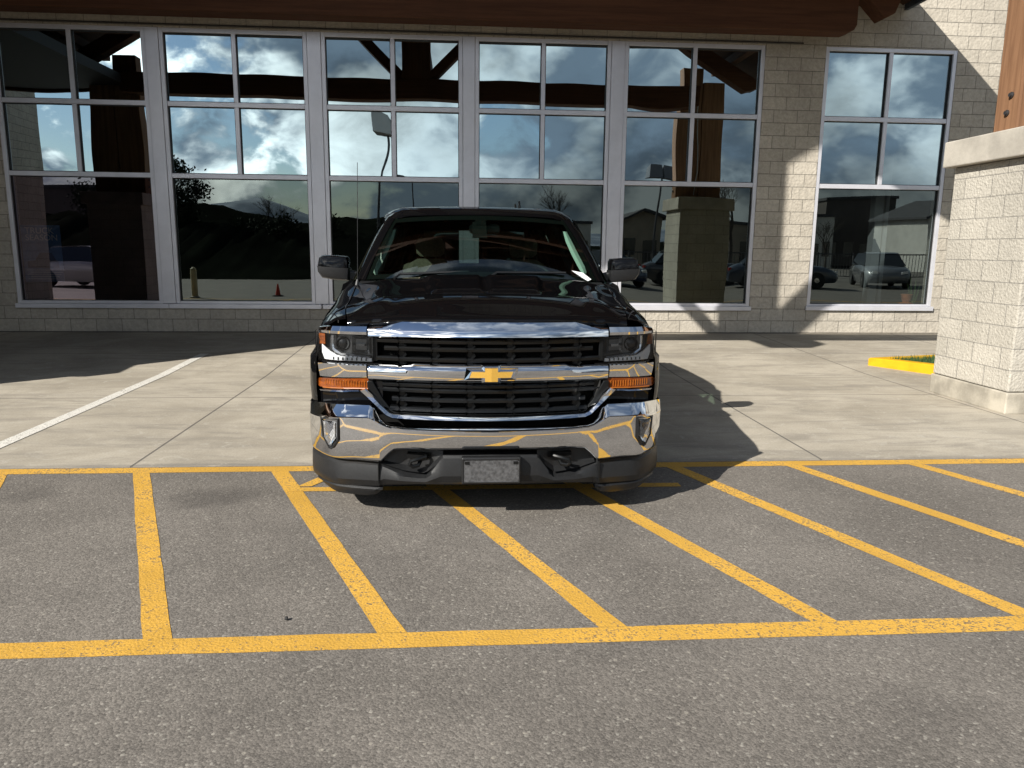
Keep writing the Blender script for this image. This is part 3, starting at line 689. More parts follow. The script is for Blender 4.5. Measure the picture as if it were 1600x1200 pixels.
# chrome lower surround: bar and two slanted legs
def bar_path(path, m, name, parent):
    bm = BM(); rings = []
    for x, zc_out, x_in, zc_in in path:
        yo, yi = yg(x), yg(x_in)
        rings.append([(TX+x, yo+.05, zc_out), (TX+x, yo-.018, zc_out), (TX+lerp(x, x_in, .25), lerp(yo, yi, .25)-.034, lerp(zc_out, zc_in, .25)), (TX+lerp(x, x_in, .85), lerp(yo, yi, .85)-.040, lerp(zc_out, zc_in, .85)), (TX+x_in, yi-.030, zc_in), (TX+x_in, yi+.06, zc_in)])
    loft(bm, rings, False, True); return obj(name, bm, m, parent, smooth=30)
pth = [(.735, .706, .690, .720), (.70, .675, .655, .688), (.64, .622, .600, .634), (.585, .572, .555, .597), (.545, .557, .535, .590)]
full = [(-a, b, -c, d) for a, b, c, d in pth] + [(x, .555, x, .5905) for x in (-.45, -.3, -.15, 0, .15, .3, .45)] + [(a, b, c, d) for a, b, c, d in pth[::-1]]
bar_path(full, M['chrome'], 'grille_lower_bar', truck)
# grille inserts
def grille(name, z0, z1, slats, divs, xa, xb_):
    root = None
    bm = BM()
    for z in slats:
        rings = strip_rings2([(0, sec((.075, z+.013), (.028, z+.012), (.020, z+.004), (.024, z-.010), (.075, z-.014))), (xa, sec((.075, z+.013), (.028, z+.012), (.020, z+.004), (.024, z-.010), (.075, z-.014)))], yg, -lerp(xb_, xa, (z-z0)/(z1-z0)), lerp(xb_, xa, (z-z0)/(z1-z0)), .05)
        loft(bm, rings, False, True)
    root = obj(name, bm, M['black_gloss'], truck)
    for x in divs:
        bm = BM(); zs = [z0-.01] + sorted(slats) + [z1+.01]
        for a, b in zip(zs, zs[1:]):
            c = (a+b)/2; y = yg(x)
            if abs(x) > xb_-.02: continue
            pts = [(TX+x-.012, a), (TX+x+.012, a), (TX+x+.030, c), (TX+x+.012, b), (TX+x-.012, b), (TX+x-.030, c)]
            # ring of the hexagonal cell, leaning back
            inner = [(TX+x+(p-TX-x)*.55, c+(q-c)*.62) for p, q in pts]
            A = [bm.verts.new((p, y+.020, q)) for p, q in pts]; B = [bm.verts.new((p, y+.046, q)) for p, q in inner]
            for i in range(6): bm.faces.new((A[i], A[(i+1) % 6], B[(i+1) % 6], B[i]))
            bm.faces.new(B)
        obj('grille_divider', bm, M['black_gloss'], root, smooth=0)
    return root
gu = grille('upper_grille', .862, 1.012, [.990, .947, .889], [-.49, -.305, -.110, .110, .305, .49], .64, .63)
glo = grille('lower_grille', .592, .765, [.745, .715, .663, .607], [-.49, -.305, -.110, .110, .305, .49], .665, .55)
for s in (-1, 1):
    bm = BM()
    prism(bm, [(TX+s*.625, .872), (TX+s*.652, .872), (TX+s*.652, 1.005), (TX+s*.625, 1.005)], 1, yg(.64)+.02, yg(.64)+.08); obj('grille_end_trim', bm, M['black_gloss'], truck, smooth=0, bevel=.004)
    bm = BM()
    prism(bm, [(TX+s*.66, .695), (TX+s*.685, .72), (TX+s*.685, .76), (TX+s*.655, .76), (TX+s*.60, .66), (TX+s*.555, .60), (TX+s*.575, .598)], 1, yg(.62)+.01, yg(.62)+.07)
    obj('grille_side_trim', bm, M['black_gloss'], truck, smooth=0, bevel=.004)
# bow-tie emblem
EX, EZ, EY = TX+.004, .822, yg(0)-.022
def bow(k):
    a, b, h, hb = .0345+k, .118+k*1.7, .016+k*.9, .037+k*.75
    return [(-a, hb), (a, hb), (a, h), (b, h), (b-.012, -h), (a, -h), (a, -hb), (-a, -hb), (-a, -h), (-b, -h), (-b+.012, h), (-a, h)]
bm = BM()
o_, i_ = bow(.018), bow(.003)
loft(bm, [[(EX+x, EY+.03, EZ+z) for x, z in o_], [(EX+x, EY+.006, EZ+z) for x, z in o_], [(EX+x, EY-.012, EZ+z) for x, z in i_]], True)
bm.faces.new([bm.verts.new((EX+x, EY-.012, EZ+z)) for x, z in i_])
em = obj('emblem', bm, M['chrome'], truck, smooth=0)
bm = BM(); q = bow(0.0)
loft(bm, [[(EX+x, EY-.010, EZ+z) for x, z in q], [(EX+x, EY-.0165, EZ+z) for x, z in q]], True)
# two gently facetted halves
def half(s):
    P_ = [(x*s, z) for x, z in [(0, .037), (.0345, .037), (.0345, .016), (.118, .016) if s > 0 else (.106, .016), (.106, -.016) if s > 0 else (.118, -.016), (.0345, -.016), (.0345, -.037), (0, -.037)]]
    bm.faces.new([bm.verts.new((EX+x, EY-.0165-.013*(1-abs(x)/.118), EZ+z)) for x, z in P_])
half(1); half(-1)
obj('emblem_face', bm, M['gold'], em, smooth=0)

# headlamps
lampc = pair('headlamp', [(.655, sec((.055, 1.016), (.050, 1.012), (.050, .868), (.055, .862))), (.925, sec((.055, 1.016), (.050, 1.012), (.045, .868), (.050, .862))), (.975, sec((.06, 1.03), (.050, 1.025), (.045, .868), (.050, .862)))], yg, M['lamp_in'])
pair('lamp_brow', [(.683, sec((.05, 1.066), (.020, 1.064), (-.006, 1.036), (-.002, 1.020), (.04, 1.016))), (.90, sec((.05, 1.062), (.020, 1.060), (-.006, 1.036), (-.002, 1.020), (.04, 1.016))), (.965, sec((.05, 1.050), (.030, 1.046), (.006, 1.034), (.004, 1.024), (.04, 1.018)))], yg, M['chrome'], parent=lampc)
# bright frame round the projector, light guide and markers
for k, s in enumerate((-1, 1)):
    bm = BM()
    def seg(pts, rr, yo=.022):
        tube(bm, [(TX+s*x, yg(x)+yo, z) for x, z in pts], rr, 6)
    seg([(.668, .888), (.74, .894), (.835, .902), (.878, .930), (.884, .965), (.882, 1.010)], .010)
    obj('lamp_frame', bm, M['lamp_trim'], lampc[k])
    bm = BM(); cxx, rr = .825, .036
    lathe(bm, [(rr+.007, .02), (rr+.005, .0), (rr, -.004), (rr*.92, .010), (rr*.6, .004), (.004, .0)], (TX+s*cxx, yg(cxx)+.036, .962), axis=1, seg=20)
    obj('projector', bm, M['black_gloss'], lampc[k])
    bm = BM(); ro, ri = [(.672, .905), (.772, .912), (.772, 1.008), (.672, 1.006)], [(.690, .925), (.752, .930), (.752, .990), (.690, .988)]
    loft(bm, [[(TX+s*x, yg(x)+.030, z) for x, z in ro], [(TX+s*x, yg(x)+.049, z) for x, z in ri]], True, False); obj('reflector_bowl', bm, M['lamp_dim'], lampc[k], smooth=0)
    bm = BM(); prism(bm, [(TX+s*.700, .950), (TX+s*.745, .952), (TX+s*.745, .966), (TX+s*.700, .965)], 1, yg(.72)+.030, yg(.72)+.048); obj('bulb_shield', bm, M['lamp_dim'], lampc[k], smooth=0)
    bm = BM()
    rings = [[(TX+s*x, yg(x)+.020, zb_), (TX+s*x, yg(x)+.012, zb_+.003), (TX+s*x, yg(x)+.016, zt_), (TX+s*x, yg(x)+.030, zt_)] for x, zb_, zt_ in ((.66, .866, .886), (.72, .866, .888), (.80, .866, .892), (.86, .866, .898), (.90, .866, .918), (.935, .868, .945), (.950, .905, .958))]
    loft(bm, rings, False, True); obj('daytime_light', bm, M['drl'], lampc[k])
    bm = BM()
    for j in range(8):
        x = .69+j*.027; z = .868+.004; y = yg(x)+.0095
        prism(bm, [(TX+s*x-.004, z), (TX+s*x+.004, z), (TX+s*x+.003, z+.015), (TX+s*x-.003, z+.015)], 1, y, y+.012)
    obj('light_divider', bm, M['lamp_in'], lampc[k], smooth=0)
    bm = BM()
    rings = [[(TX+s*x, yg(x)+.03, 1.018), (TX+s*x, yg(x)+.014, 1.016), (TX+s*x, yg(x)+.012, .956), (TX+s*x, yg(x)+.03, .952)] for x in (.928, .940, .955, .966)]
    loft(bm, rings, False, True); obj('side_marker', bm, M['amber'], lampc[k])
    bm = BM()
    rings = [[(TX+s*x, yg(x)+.03, zt_), (TX+s*x, yg(x)+.003, zt_-.004), (TX+s*x, yg(x)+.002, (zt_+.862)/2), (TX+s*x, yg(x)+.004, .866), (TX+s*x, yg(x)+.03, .861)] for x, zt_ in ((.650, 1.014), (.70, 1.016), (.75, 1.018), (.80, 1.018), (.85, 1.018), (.89, 1.020), (.92, 1.026), (.95, 1.036), (.975, 1.040), (.99, 1.03))]
    loft(bm, rings, False, True); obj('lens', bm, M['lens'], lampc[k])
pair('chrome_band', [(.690, sec((.06, .856), (.014, .855), (.0, .846), (.003, .812), (.010, .778), (.05, .772))), (.92, sec((.06, .856), (.014, .855), (.0, .847), (.003, .812), (.010, .770), (.05, .764))), (1.0, sec((.04, .856), (.012, .855), (.002, .847), (.004, .812), (.010, .768), (.04, .764)))], yg, M['chrome'])
sig = pair('turn_signal', [(.655, sec((.05, .722), (.010, .720), (.006, .714), (.05, .711))), (.672, sec((.05, .776), (.010, .773), (.005, .714), (.05, .710))), (.80, sec((.05, .770), (.008, .767), (.003, .710), (.05, .706))), (.93, sec((.05, .763), (.006, .760), (.001, .705), (.05, .701))), (.975, sec((.05, .760), (.010, .756), (.006, .709), (.05, .705))), (1.0, sec((.05, .748), (.02, .745), (.016, .722), (.05, .720)))], yg, M['amber'])
for k, s in enumerate((-1, 1)):
    bm = BM()
    tube(bm, [(TX+s*x, yg(x)+.0015, z) for x, z in ((.664, .7165), (.74, .7145), (.82, .7115), (.90, .708), (.95, .707))], .0035, 6)
    for j in range(16):
        x = .70+j*.0155; prism(bm, [(TX+s*x-.0015, .722), (TX+s*x+.0015, .722), (TX+s*x+.0015, .756), (TX+s*x-.0015, .756)], 1, yg(x)+.0015, yg(x)+.012)
    obj('signal_rib', bm, M['amber2'], sig[k], smooth=0)
pair('chrome_lower_trim', [(.735, sec((.05, .711), (.010, .709), (.002, .703), (.006, .694), (.05, .692))), (.93, sec((.05, .702), (.008, .700), (.0, .694), (.005, .685), (.05, .683))), (1.0, sec((.05, .699), (.008, .697), (.002, .691), (.006, .682), (.05, .680)))], yg, M['chrome'])

# chrome bumper
def btab():
    top = [(0, .534), (.45, .530), (.545, .533), (.575, .541), (.61, .570), (.640, .620), (.665, .640), (.80, .638), (.93, .630), (1.0, .622), (1.04, .612)]
    fac_ = [(0, .517), (.45, .522), (.545, .527), (.575, .536), (.61, .552), (.640, .570), (.665, .580), (.80, .576), (.954, .563), (1.0, .556), (1.04, .55)]
    bot = [(0, .411), (.45, .405), (.53, .398), (.562, .370), (.605, .326), (.75, .330), (.88, .325), (.96, .330), (1.04, .335)]
    dt = [(0, .052), (.45, .052), (.575, .055), (.61, .060), (.665, .062), (.95, .060), (1.04, .03)]
    out = []
    for x in sorted(set([k for t in (top, fac_, bot) for k, _ in t] + [.2, .35])):
        zt, zf, zb_, d = interp(top, x), interp(fac_, x), interp(bot, x), interp(dt, x)
        out.append((x, sec((d+.05, zt-.006), (d, zt), (.012, zf+.006), (.001, zf), (.001, zf-.014), (.004, (zf*.5+zb_*.5)), (.012, zb_+.030), (.026, zb_+.008), (.044, zb_), (.10, zb_))))
    return out
bt = btab(); bt.append((1.046, [(a+.07, b) for a, b in bt[-1][1]])); bt.append((1.050, [(a+.42, b-(.03 if b > .5 else 0)) for a, b in bt[-2][1]]))
bum = fascia('bumper', bt, yb, M['chrome'], smooth=50, step=.02)
# fog lamps
for s in (-1, 1):
    def P3(x, z, o): return (TX+s*x, yb(x)+o, z)
    poly = [(.842, .562), (.945, .548), (.935, .452), (.900, .400), (.882, .396), (.846, .447)]
    c = (.892, .485)
    bm = BM(); big = [(c[0]+(x-c[0])*1.14, c[1]+(z-c[1])*1.10) for x, z in poly]
    loft(bm, [[P3(x, z, .02) for x, z in big], [P3(x, z, -.008) for x, z in big], [P3(x, z, -.010) for x, z in poly], [P3(x, z, .008) for x, z in [(c[0]+(x-c[0])*.85, c[1]+(z-c[1])*.9) for x, z in poly]]], True)
    fl = obj('fog_lamp', bm, M['plastic'], truck, smooth=0)
    bm = BM(); sm_ = [(c[0]+(x-c[0])*.86, c[1]+(z-c[1])*.91) for x, z in poly]
    loft(bm, [[P3(x, z, .006) for x, z in sm_], [P3(x, z, -.002) for x, z in [(c[0]+(x-c[0])*.7, c[1]+(z-c[1])*.82) for x, z in poly]]], True, True)
    obj('fog_reflector', bm, M['fog_silver'], fl, smooth=0)
    bm = BM(); z_ = [(-.030, .545), (.030, .540), (.026, .50), (.018, .44), (-.004, .425), (-.020, .46)]
    loft(bm, [[P3(.893+x*1.0, z, -.001) for x, z in z_], [P3(.893+x*.55, .488+(z-.488)*.6, .012) for x, z in z_]], True, True)
    obj('fog_bowl', bm, M['rim'], fl, smooth=0)
    bm = BM(); loft(bm, [[P3(x, z, -.004) for x, z in sm_], [P3(x, z, -.009) for x, z in [(c[0]+(x-c[0])*.5, c[1]+(z-c[1])*.6) for x, z in poly]]], True, True); obj('fog_lens', bm, M['lens'], fl, smooth=0)
# lower valance in grey plastic
def vtab():
    top = [(0, .374), (.26, .370), (.275, .364), (.355, .272), (.40, .272), (.48, .284), (.60, .318), (.75, .322), (.88, .316), (.96, .321), (1.04, .326)]
    bot = [(0, .205), (.40, .198), (.59, .186), (.62, .166), (.90, .156), (1.04, .166)]
    lg = [(0, .0), (.26, .0), (.30, .03), (.36, .06), (.50, .05), (.62, .012), (1.04, .01)]
    out = []
    for x in sorted(set([k for t in (top, bot) for k, _ in t])):
        zt, zb_, g_ = interp(top, x), interp(bot, x), interp(lg, x)
        out.append((x, sec((.16, zt+.004), (.058+g_, zt+.002), (.048, zt-.012-g_*.35), (.038, lerp(zb_, zt, .62)), (.034, lerp(zb_, zt, .35)), (.050, zb_+.02), (.075, zb_), (.16, zb_))))
    return out
vt = vtab(); vt.append((1.046, [(a+.07, b) for a, b in vt[-1][1]])); vt.append((1.050, [(a+.30, b) for a, b in vt[-2][1]]))
val = fascia('lower_valance', vt, lambda x: yb(x), M['plastic'], smooth=24, step=.025)
for s in (-1, 1):
    bm = BM(); rings = []
    for x in (.60, .64, .70, .78, .86, .90, .95, 1.0):
        zb_ = interp([(.60, .158), (.64, .126), (.70, .116), (.86, .116), (.92, .130), (1.0, .158)], x); y = yb(x)
        rings.append([(TX+s*x, y+.09, .175), (TX+s*x, y+.060, .172), (TX+s*x, y+.050, .162), (TX+s*x, y+.056, zb_+.02), (TX+s*x, y+.075, zb_), (TX+s*x, y+.11, zb_)])
    loft(bm, rings, False, True); obj('air_deflector', bm, M['plastic'], truck, smooth=30)
    bm = BM(); prism(bm, [(TX+s*.616, .20), (TX+s*.622, .20), (TX+s*.622, .316), (TX+s*.616, .316)], 1, yb(.62)+.026, yb(.62)+.06); obj('valance_seam', bm, M['void'], truck, smooth=0)
    # recovery hook
    bm = BM(); hx = TX+s*.415; hy = yb(.415)+.03
    tube(bm, [(hx-.075*s, hy+.10, .362), (hx-.055*s, hy+.02, .362), (hx-.015*s, hy-.004, .356), (hx+.02*s, hy-.004, .345), (hx+.03*s, hy-.002, .325), (hx+.012*s, hy, .312), (hx-.018*s, hy+.004, .318), (hx-.028*s, hy+.03, .336)], .0115, 8)
    obj('tow_hook', bm, M['black_gloss'], truck)
    bm = BM(); prism(bm, [(TX+s*.33, .345), (TX+s*.46, .345), (TX+s*.46, .375), (TX+s*.33, .375)], 1, hy+.05, hy+.10); obj('hook_bracket', bm, M['void'], truck, smooth=0)
pair('valance_pocket', [(.262, sec((.05, .352), (.075, .368), (.085, .392), (.13, .394))), (.36, sec((.062, .266), (.105, .290), (.112, .392), (.15, .394))), (.48, sec((.062, .278), (.105, .300), (.112, .388), (.15, .390))), (.595, sec((.05, .314), (.085, .326), (.10, .370), (.15, .372)))], yb, M['plastic'])
# blank plate in its bracket
bm = BM(); px0, px1 = TX-.160, TX+.165; py = yb(0)-.004
box(bm, px0, px1, py, py+.05, .226, .378); br_ = obj('plate_bracket', bm, M['plastic'], truck, smooth=0, bevel=.008)
bm = BM(); prism(bm, [(px0+.012, .240), (px1-.012, .240), (px1-.012, .358), (px1-.028, .366), (px0+.028, .366), (px0+.012, .358)], 1, py-.004, py+.004); pl = obj('plate_panel', bm, M['plate'], br_, smooth=0)
bm = BM()
for z0, z1, x0, x1 in ((.236, .241, px0+.006, px1-.006), (.366, .371, px0+.006, px1-.006), (.241, .366, px0+.006, px0+.011), (.241, .366, px1-.011, px1-.006)): box(bm, x0, x1, py-.007, py, z0, z1)
obj('plate_rim', bm, M['plastic'], br_, smooth=0)
for x in (px0+.03, px1-.03):
    bm = BM(); box(bm, x-.012, x+.012, py-.0085, py-.002, .343, .358); obj('plate_clip', bm, M['void'], br_, smooth=0)

# body sides, hood, cab
XE = [(4.30, .80), (4.45, .825), (4.6, .845), (5.0, .862), (5.45, .872)]
ZE = [(4.25, 1.080), (4.32, 1.095), (4.45, 1.118), (4.6, 1.139), (5.0, 1.188), (5.3, 1.245), (5.45, 1.262)]
XS = [(4.35, .980), (4.38, .996), (4.44, 1.008), (4.56, 1.022), (4.8, 1.03), (5.45, 1.030)]
XM = [(4.35, .988), (4.38, 1.010), (4.44, 1.036), (4.52, 1.054), (4.70, 1.064), (5.2, 1.062), (5.45, 1.034)]
def arch(y, yc, r=.465, zc=.405, lo=.43):
    d = abs(y-yc); return lo if d >= r else max(lo, zc+math.sqrt(r*r-d*d))
def fender(s):
    bm = BM(); rings = []
    ysx = [4.35, 4.365, 4.38, 4.41, 4.44, 4.48, 4.53, 4.57, 4.62, 4.70, 4.8, 4.9, 4.97, 5.05, 5.15, 5.25, 5.33, 5.39, 5.43, 5.437, 5.45]
    for y in ysx:
        xe, ze, xs, xm = cin(XE, y)+.004, cin(ZE, y), cin(XS, y), cin(XM, y)
        zl = arch(y, 4.97, lo=.60 if y < 4.52 else .43)
        rings.append([(TX+s*(xe-.03), y, ze-.06), (TX+s*xe, y, ze-.004), (TX+s*(xe+.055), y, ze-.012), (TX+s*(xs-.055), y, ze-.050), (TX+s*(xs-.018), y, ze-.115), (TX+s*(xs-.004), y, max(zl+.06, ze-.21)), (TX+s*(xm-.004), y, max(zl+.045, .87)), (TX+s*xm, y, max(zl+.02, .78)), (TX+s*(xm+.002), y, max(zl+.008, .70)), (TX+s*(xm-.004), y, zl), (TX+s*(xm-.06), y, zl)])
    loft(bm, rings); return obj('fender', bm, M['paint'], truck, smooth=40)
for s in (-1, 1): fender(s)
def hz(x, y):
    xe = cin(XE, y); u = min(1, abs(x)/xe)
    ze = cin(ZE, y); zc = cin([(4.12, 1.106), (4.2, 1.130), (4.32, 1.158), (4.46, 1.189), (4.62, 1.217), (4.8, 1.240), (5.0, 1.263), (5.28, 1.300), (5.4, 1.314)], y)
    z = zc+(ze-zc)*(u**2.6)
    k = sm((y-4.685)/.07)
    z += .024*sm((.375+.10*max(0, y-4.72)-abs(x))/.075)*k - .015*k*sm((.040-abs(x))/.03) - .008*k
    z += .010*sm((abs(x)-.56)/.10)*sm((.80-abs(x))/.10)*sm((y-4.35)/.25)
    return z
def yhood(x): return yg(x)+.052
bm = BM(); rows = []
nx, ny = 96, 64
for j in range(ny+1):
    row = []
    for i in range(nx+1):
        u = i/nx*2-1
        v = j/ny
        xw = u*interp(XE, 4.35+1.0*v)
        y0_ = yhood(xw)-.012*sm((abs(xw)-.5)/.1); y1_ = 5.30-.06*(1-u*u)+.06
        y = lerp(y0_, y1_, v); xw = u*(cin(XE, y)-.003)
        z = hz(xw, y)
        if v < 0.035: z -= .014*(1-v/.035)**2
        row.append((TX+xw, y, z))
    rows.append(row)
rows.insert(0, [(p[0], p[1]+.004, p[2]-.022) for p in rows[0]]); rows.insert(0, [(p[0], p[1]+.05, p[2]-.02) for p in rows[0]])
rows.append([(p[0], p[1]+.003, p[2]-.03) for p in rows[-1]])
loft(bm, rows); obj('hood', bm, M['paint'], truck, smooth=60)
# cowl between hood and glass
bm = BM(); loft(bm, [[(TX+x, 5.28, 1.235) for x in (-.87, -.4, 0, .4, .87)], [(TX+x, 5.46+.07*abs(x), 1.262) for x in (-.87, -.4, 0, .4, .87)], [(TX+x, 5.60, 1.20) for x in (-.87, -.4, 0, .4, .87)]]); obj('cowl', bm, M['plastic'], truck)
# glass, pillars, roof
def wsb(u): return Vector((TX+.835*u, 5.40+.10*u*u, 1.302-.032*u*u))
def wst(u): return Vector((TX+.668*u, 6.02+.10*u*u, 1.752-.028*u*u))
bm = BM(); rows = []
for j in range(11):
    v = j/10; rows.append([wsb(u).lerp(wst(u), v)+Vector((0, -.035*math.sin(math.pi*v), .02*math.sin(math.pi*v))) for u in [i/16*2-1 for i in range(17)]])
loft(bm, rows); obj('windshield', bm, M['windshield'], truck, smooth=80)
bm = BM()   # black band round the edge of the glass, on the inside
def wsp(u, v, o): return wsb(u).lerp(wst(u), v)+Vector((0, -.035*math.sin(math.pi*v)+o, .02*math.sin(math.pi*v)))
loft(bm, [[wsp(u, v, .012) for u in [i/16*2-1 for i in range(17)]] for v in (.90, .95, 1.0)]); loft(bm, [[wsp(u, v, .012) for u in [i/16*2-1 for i in range(17)]] for v in (0, .06)])
for s in (-1, 1): loft(bm, [[wsp(s*u, v, .012) for v in [k/8 for k in range(9)]] for u in (.955, 1.0)])
bm2 = BM(); bx = .085; loft(bm2, [[wsp(u, v, .014) for u in (-bx, -.03, .03, bx)] for v in (.72, .80, .9)]); bmesh.ops.recalc_face_normals(bm2, faces=bm2.faces)
bm2.free(); loft(bm, [[wsp(u, v, .014) for u in (-.06, .06)] for v in (.80, .9)])
obj('glass_border', bm, M['void'], truck, smooth=0)
for s in (-1, 1):
    bm = BM(); rings = []
    for v in [k/10 for k in range(11)]:
        a = wsp(s*1.0, v, -.002); b = Vector((TX+s*lerp(.905, .735, v), lerp(5.56, 6.20, v), lerp(1.262, 1.742, v)))+Vector((0, -.03*math.sin(math.pi*v), .02*math.sin(math.pi*v)))
        c = b+Vector((s*.012, .05, -.01)); d = c+Vector((-s*.02, .06, -.01))
        rings.append([a+Vector((-s*.01, .02, -.012)), a, a.lerp(b, .5)+Vector((s*.004, -.012, .006)), b, c, d])
    loft(bm, rings)
    obj('windshield_pillar', bm, M['paint'], truck, smooth=50)
RS = [(6.02, 1.752, .668), (6.10, 1.792, .690), (6.22, 1.818, .712), (6.45, 1.838, .735), (6.9, 1.850, .745), (7.5, 1.842, .742), (7.95, 1.815, .725), (8.10, 1.775, .70), (8.14, 1.73, .69)]
bm = BM(); rows = []
for y, zc, xw in RS:
    row = []
    for i in range(-12, 13):
        u = i/12; yy = y+(.10*u*u if y < 6.2 else .10*u*u*max(0, 1-(y-6.2)/.3))
        row.append((TX+u*(xw+.03), yy, zc-.018*u*u-.050*max(0, (abs(u)-.78)/.22)**2))
    e = row[-1]; f0 = row[0]
    row = [(f0[0]-.03, f0[1], f0[2]-.06)] + row + [(e[0]+.03, e[1], e[2]-.06)]
    rows.append(row)
loft(bm, rows); obj('roof', bm, M['paint'], truck, smooth=60)
bm = BM(); loft(bm, [[(p[0], p[1]+.03, p[2]-.05) for p in r[1:-1]] for r in rows]); obj('headliner', bm, M['cabin'], truck)
# doors, side glass, bed
def belt(y): return 1.262+.006*(y-5.45)
def side(s, name, y0, y1, yc=None, top=None, parent=truck):
    bm = BM(); rings = []; n = 24
    for k in range(n+1):
        y = lerp(y0, y1, k/n); zt = top if top else belt(y)
        zl = .43 if yc is None else arch(y, yc)
        fl = 0 if yc is None else .03*sm(1-abs(abs(y-yc)-.3)/.4)
        rings.append([(TX+s*.90, y, zt-.02), (TX+s*.945, y, zt), (TX+s*.985, y, zt-.022), (TX+s*1.016, y, zt-.12), (TX+s*1.026, y, max(zl+.1, .95)), (TX+s*(1.024+fl), y, max(zl+.05, .80)), (TX+s*(1.02+fl), y, max(zl+.02, .66)), (TX+s*(1.008+fl), y, zl), (TX+s*.92, y, zl)])
    loft(bm, rings, False, True); return obj(name, bm, M['paint'], parent, smooth=40)
for s in (-1, 1):
    for y0, y1 in ((5.456, 6.55), (6.556, 7.55)):
        d_ = side(s, 'door', y0, y1)
        bm = BM(); yy = y1-.18; tube(bm, [(TX+s*1.02, yy-.11, 1.06), (TX+s*1.05, yy-.10, 1.065), (TX+s*1.05, yy+.08, 1.065), (TX+s*1.02, yy+.1, 1.06)], .014, 8); obj('door_handle', bm, M['chrome'], d_)
    side(s, 'cab_corner', 7.556, 8.10)
    side(s, 'bed_side', 8.14, 9.86, 8.62, 1.28)
    bm = BM()
    def sp(y, v): return (TX+s*lerp(.938, .762, v), y, lerp(belt(y)-.005, 1.735, v))
    quads = [((5.66, 0), (6.50, 0), (6.50, 1), (6.24, 1), (5.95, .5)), ((6.58, 0), (7.45, 0), (7.45, 1), (6.58, 1))]
    for qd in quads: bm.faces.new([bm.verts.new(sp(y, v)) for y, v in qd])
    obj('side_window', bm, M['sideglass'], truck, smooth=0)
    for a, b, wv in (((6.54, 0), (6.54, 1.02), .07), ((7.52, 0), (7.52, 1.02), .12), ((7.80, 0), (7.80, 1.02), .58)):
        bm = BM(); p0, p1 = Vector(sp(*a)), Vector(sp(*b)); loft(bm, [[p0+Vector((0, -wv/2, 0)), p0+Vector((0, wv/2, 0)), p0+Vector((-s*.04, wv/2, 0)), p0+Vector((-s*.04, -wv/2, 0))], [p1+Vector((0, -wv/2, 0)), p1+Vector((0, wv/2, 0)), p1+Vector((-s*.04, wv/2, 0)), p1+Vector((-s*.04, -wv/2, 0))]], True)
        obj('door_pillar', bm, M['black_gloss'], truck, smooth=0)
    bm = BM(); loft(bm, [[sp(5.60, 0), sp(5.70, 0)], [Vector(sp(5.88, .45)), Vector(sp(5.97, .45))], [Vector(sp(6.16, .98)), Vector(sp(6.26, .98))]]); obj('door_pillar', bm, M['black_gloss'], truck, smooth=0)
    bm = BM(); box(bm, TX+s*.97-.045, TX+s*.97+.045, 5.48, 8.05, .33, .43); obj('rocker_panel', bm, M['plastic'], truck, smooth=0, bevel=.015)
bm = BM(); loft(bm, [[(TX-.94, 8.10, 1.25), (TX+.94, 8.10, 1.25)], [(TX-.90, 8.10, .5), (TX+.90, 8.10, .5)]]); prism(bm, [(TX-.94, 1.25), (TX-.55, 1.25), (TX-.52, 1.70), (TX-.70, 1.74)], 1, 8.09, 8.12); prism(bm, [(TX+.94, 1.25), (TX+.55, 1.25), (TX+.52, 1.70), (TX+.70, 1.74)], 1, 8.09, 8.12); obj('cab_back', bm, M['paint'], truck, smooth=0)
bm = BM(); bm.faces.new([bm.verts.new(p) for p in ((TX-.55, 8.105, 1.25), (TX+.55, 8.105, 1.25), (TX+.52, 8.105, 1.70), (TX-.52, 8.105, 1.70))]); obj('rear_window', bm, M['sideglass'], truck, smooth=0)
bm = BM(); box(bm, TX-.92, TX+.92, 9.80, 9.86, .62, 1.27); obj('tailgate', bm, M['paint'], truck, smooth=0, bevel=.02)
bm = BM(); box(bm, TX-.88, TX+.88, 8.14, 9.80, .72, .78); box(bm, TX-.9, TX+.9, 8.13, 8.16, .78, 1.22); obj('bed_floor', bm, M['plastic'], truck, smooth=0)
bm = BM(); box(bm, TX-.95, TX+.95, 9.88, 10.02, .48, .66); obj('rear_bumper', bm, M['chrome'], truck, smooth=0, bevel=.03)
bm = BM(); box(bm, TX-.62, TX+.62, 4.45, 9.7, .30, .50); box(bm, TX-.86, TX+.86, 5.5, 8.08, .40, .47); box(bm, TX-.60, TX+.60, 4.35, 5.3, .5, .95); obj('chassis', bm, M['void'], truck, smooth=0)
# wheels
for s in (-1, 1):
    for yc in (4.97, 8.62):
        bm = BM(); lathe(bm, [(.25, -.13), (.37, -.135), (.395, -.11), (.40, 0), (.395, .11), (.37, .135), (.25, .13)], (TX+s*.875, yc, .40), axis=0, seg=40)
        wh = obj('wheel', bm, M['rubber'], truck)
        bm = BM(); lathe(bm, [(.26, s*.10), (.265, s*.125), (.245, s*.13), (.235, s*.09), (.10, s*.10), (.06, s*.125), (.0001, s*.13)], (TX+s*.875, yc, .40), axis=0, seg=30)
        for k in range(6):
            t = k*math.pi/3; c_ = Vector((TX+s*(.875+.112), yc, .40)); beam(bm, c_+Vector((0, math.cos(t)*.05, math.sin(t)*.05)), c_+Vector((0, math.cos(t)*.25, math.sin(t)*.25)), .045, .05, (1, 0, 0))
        obj('rim', bm, M['rim'], wh)
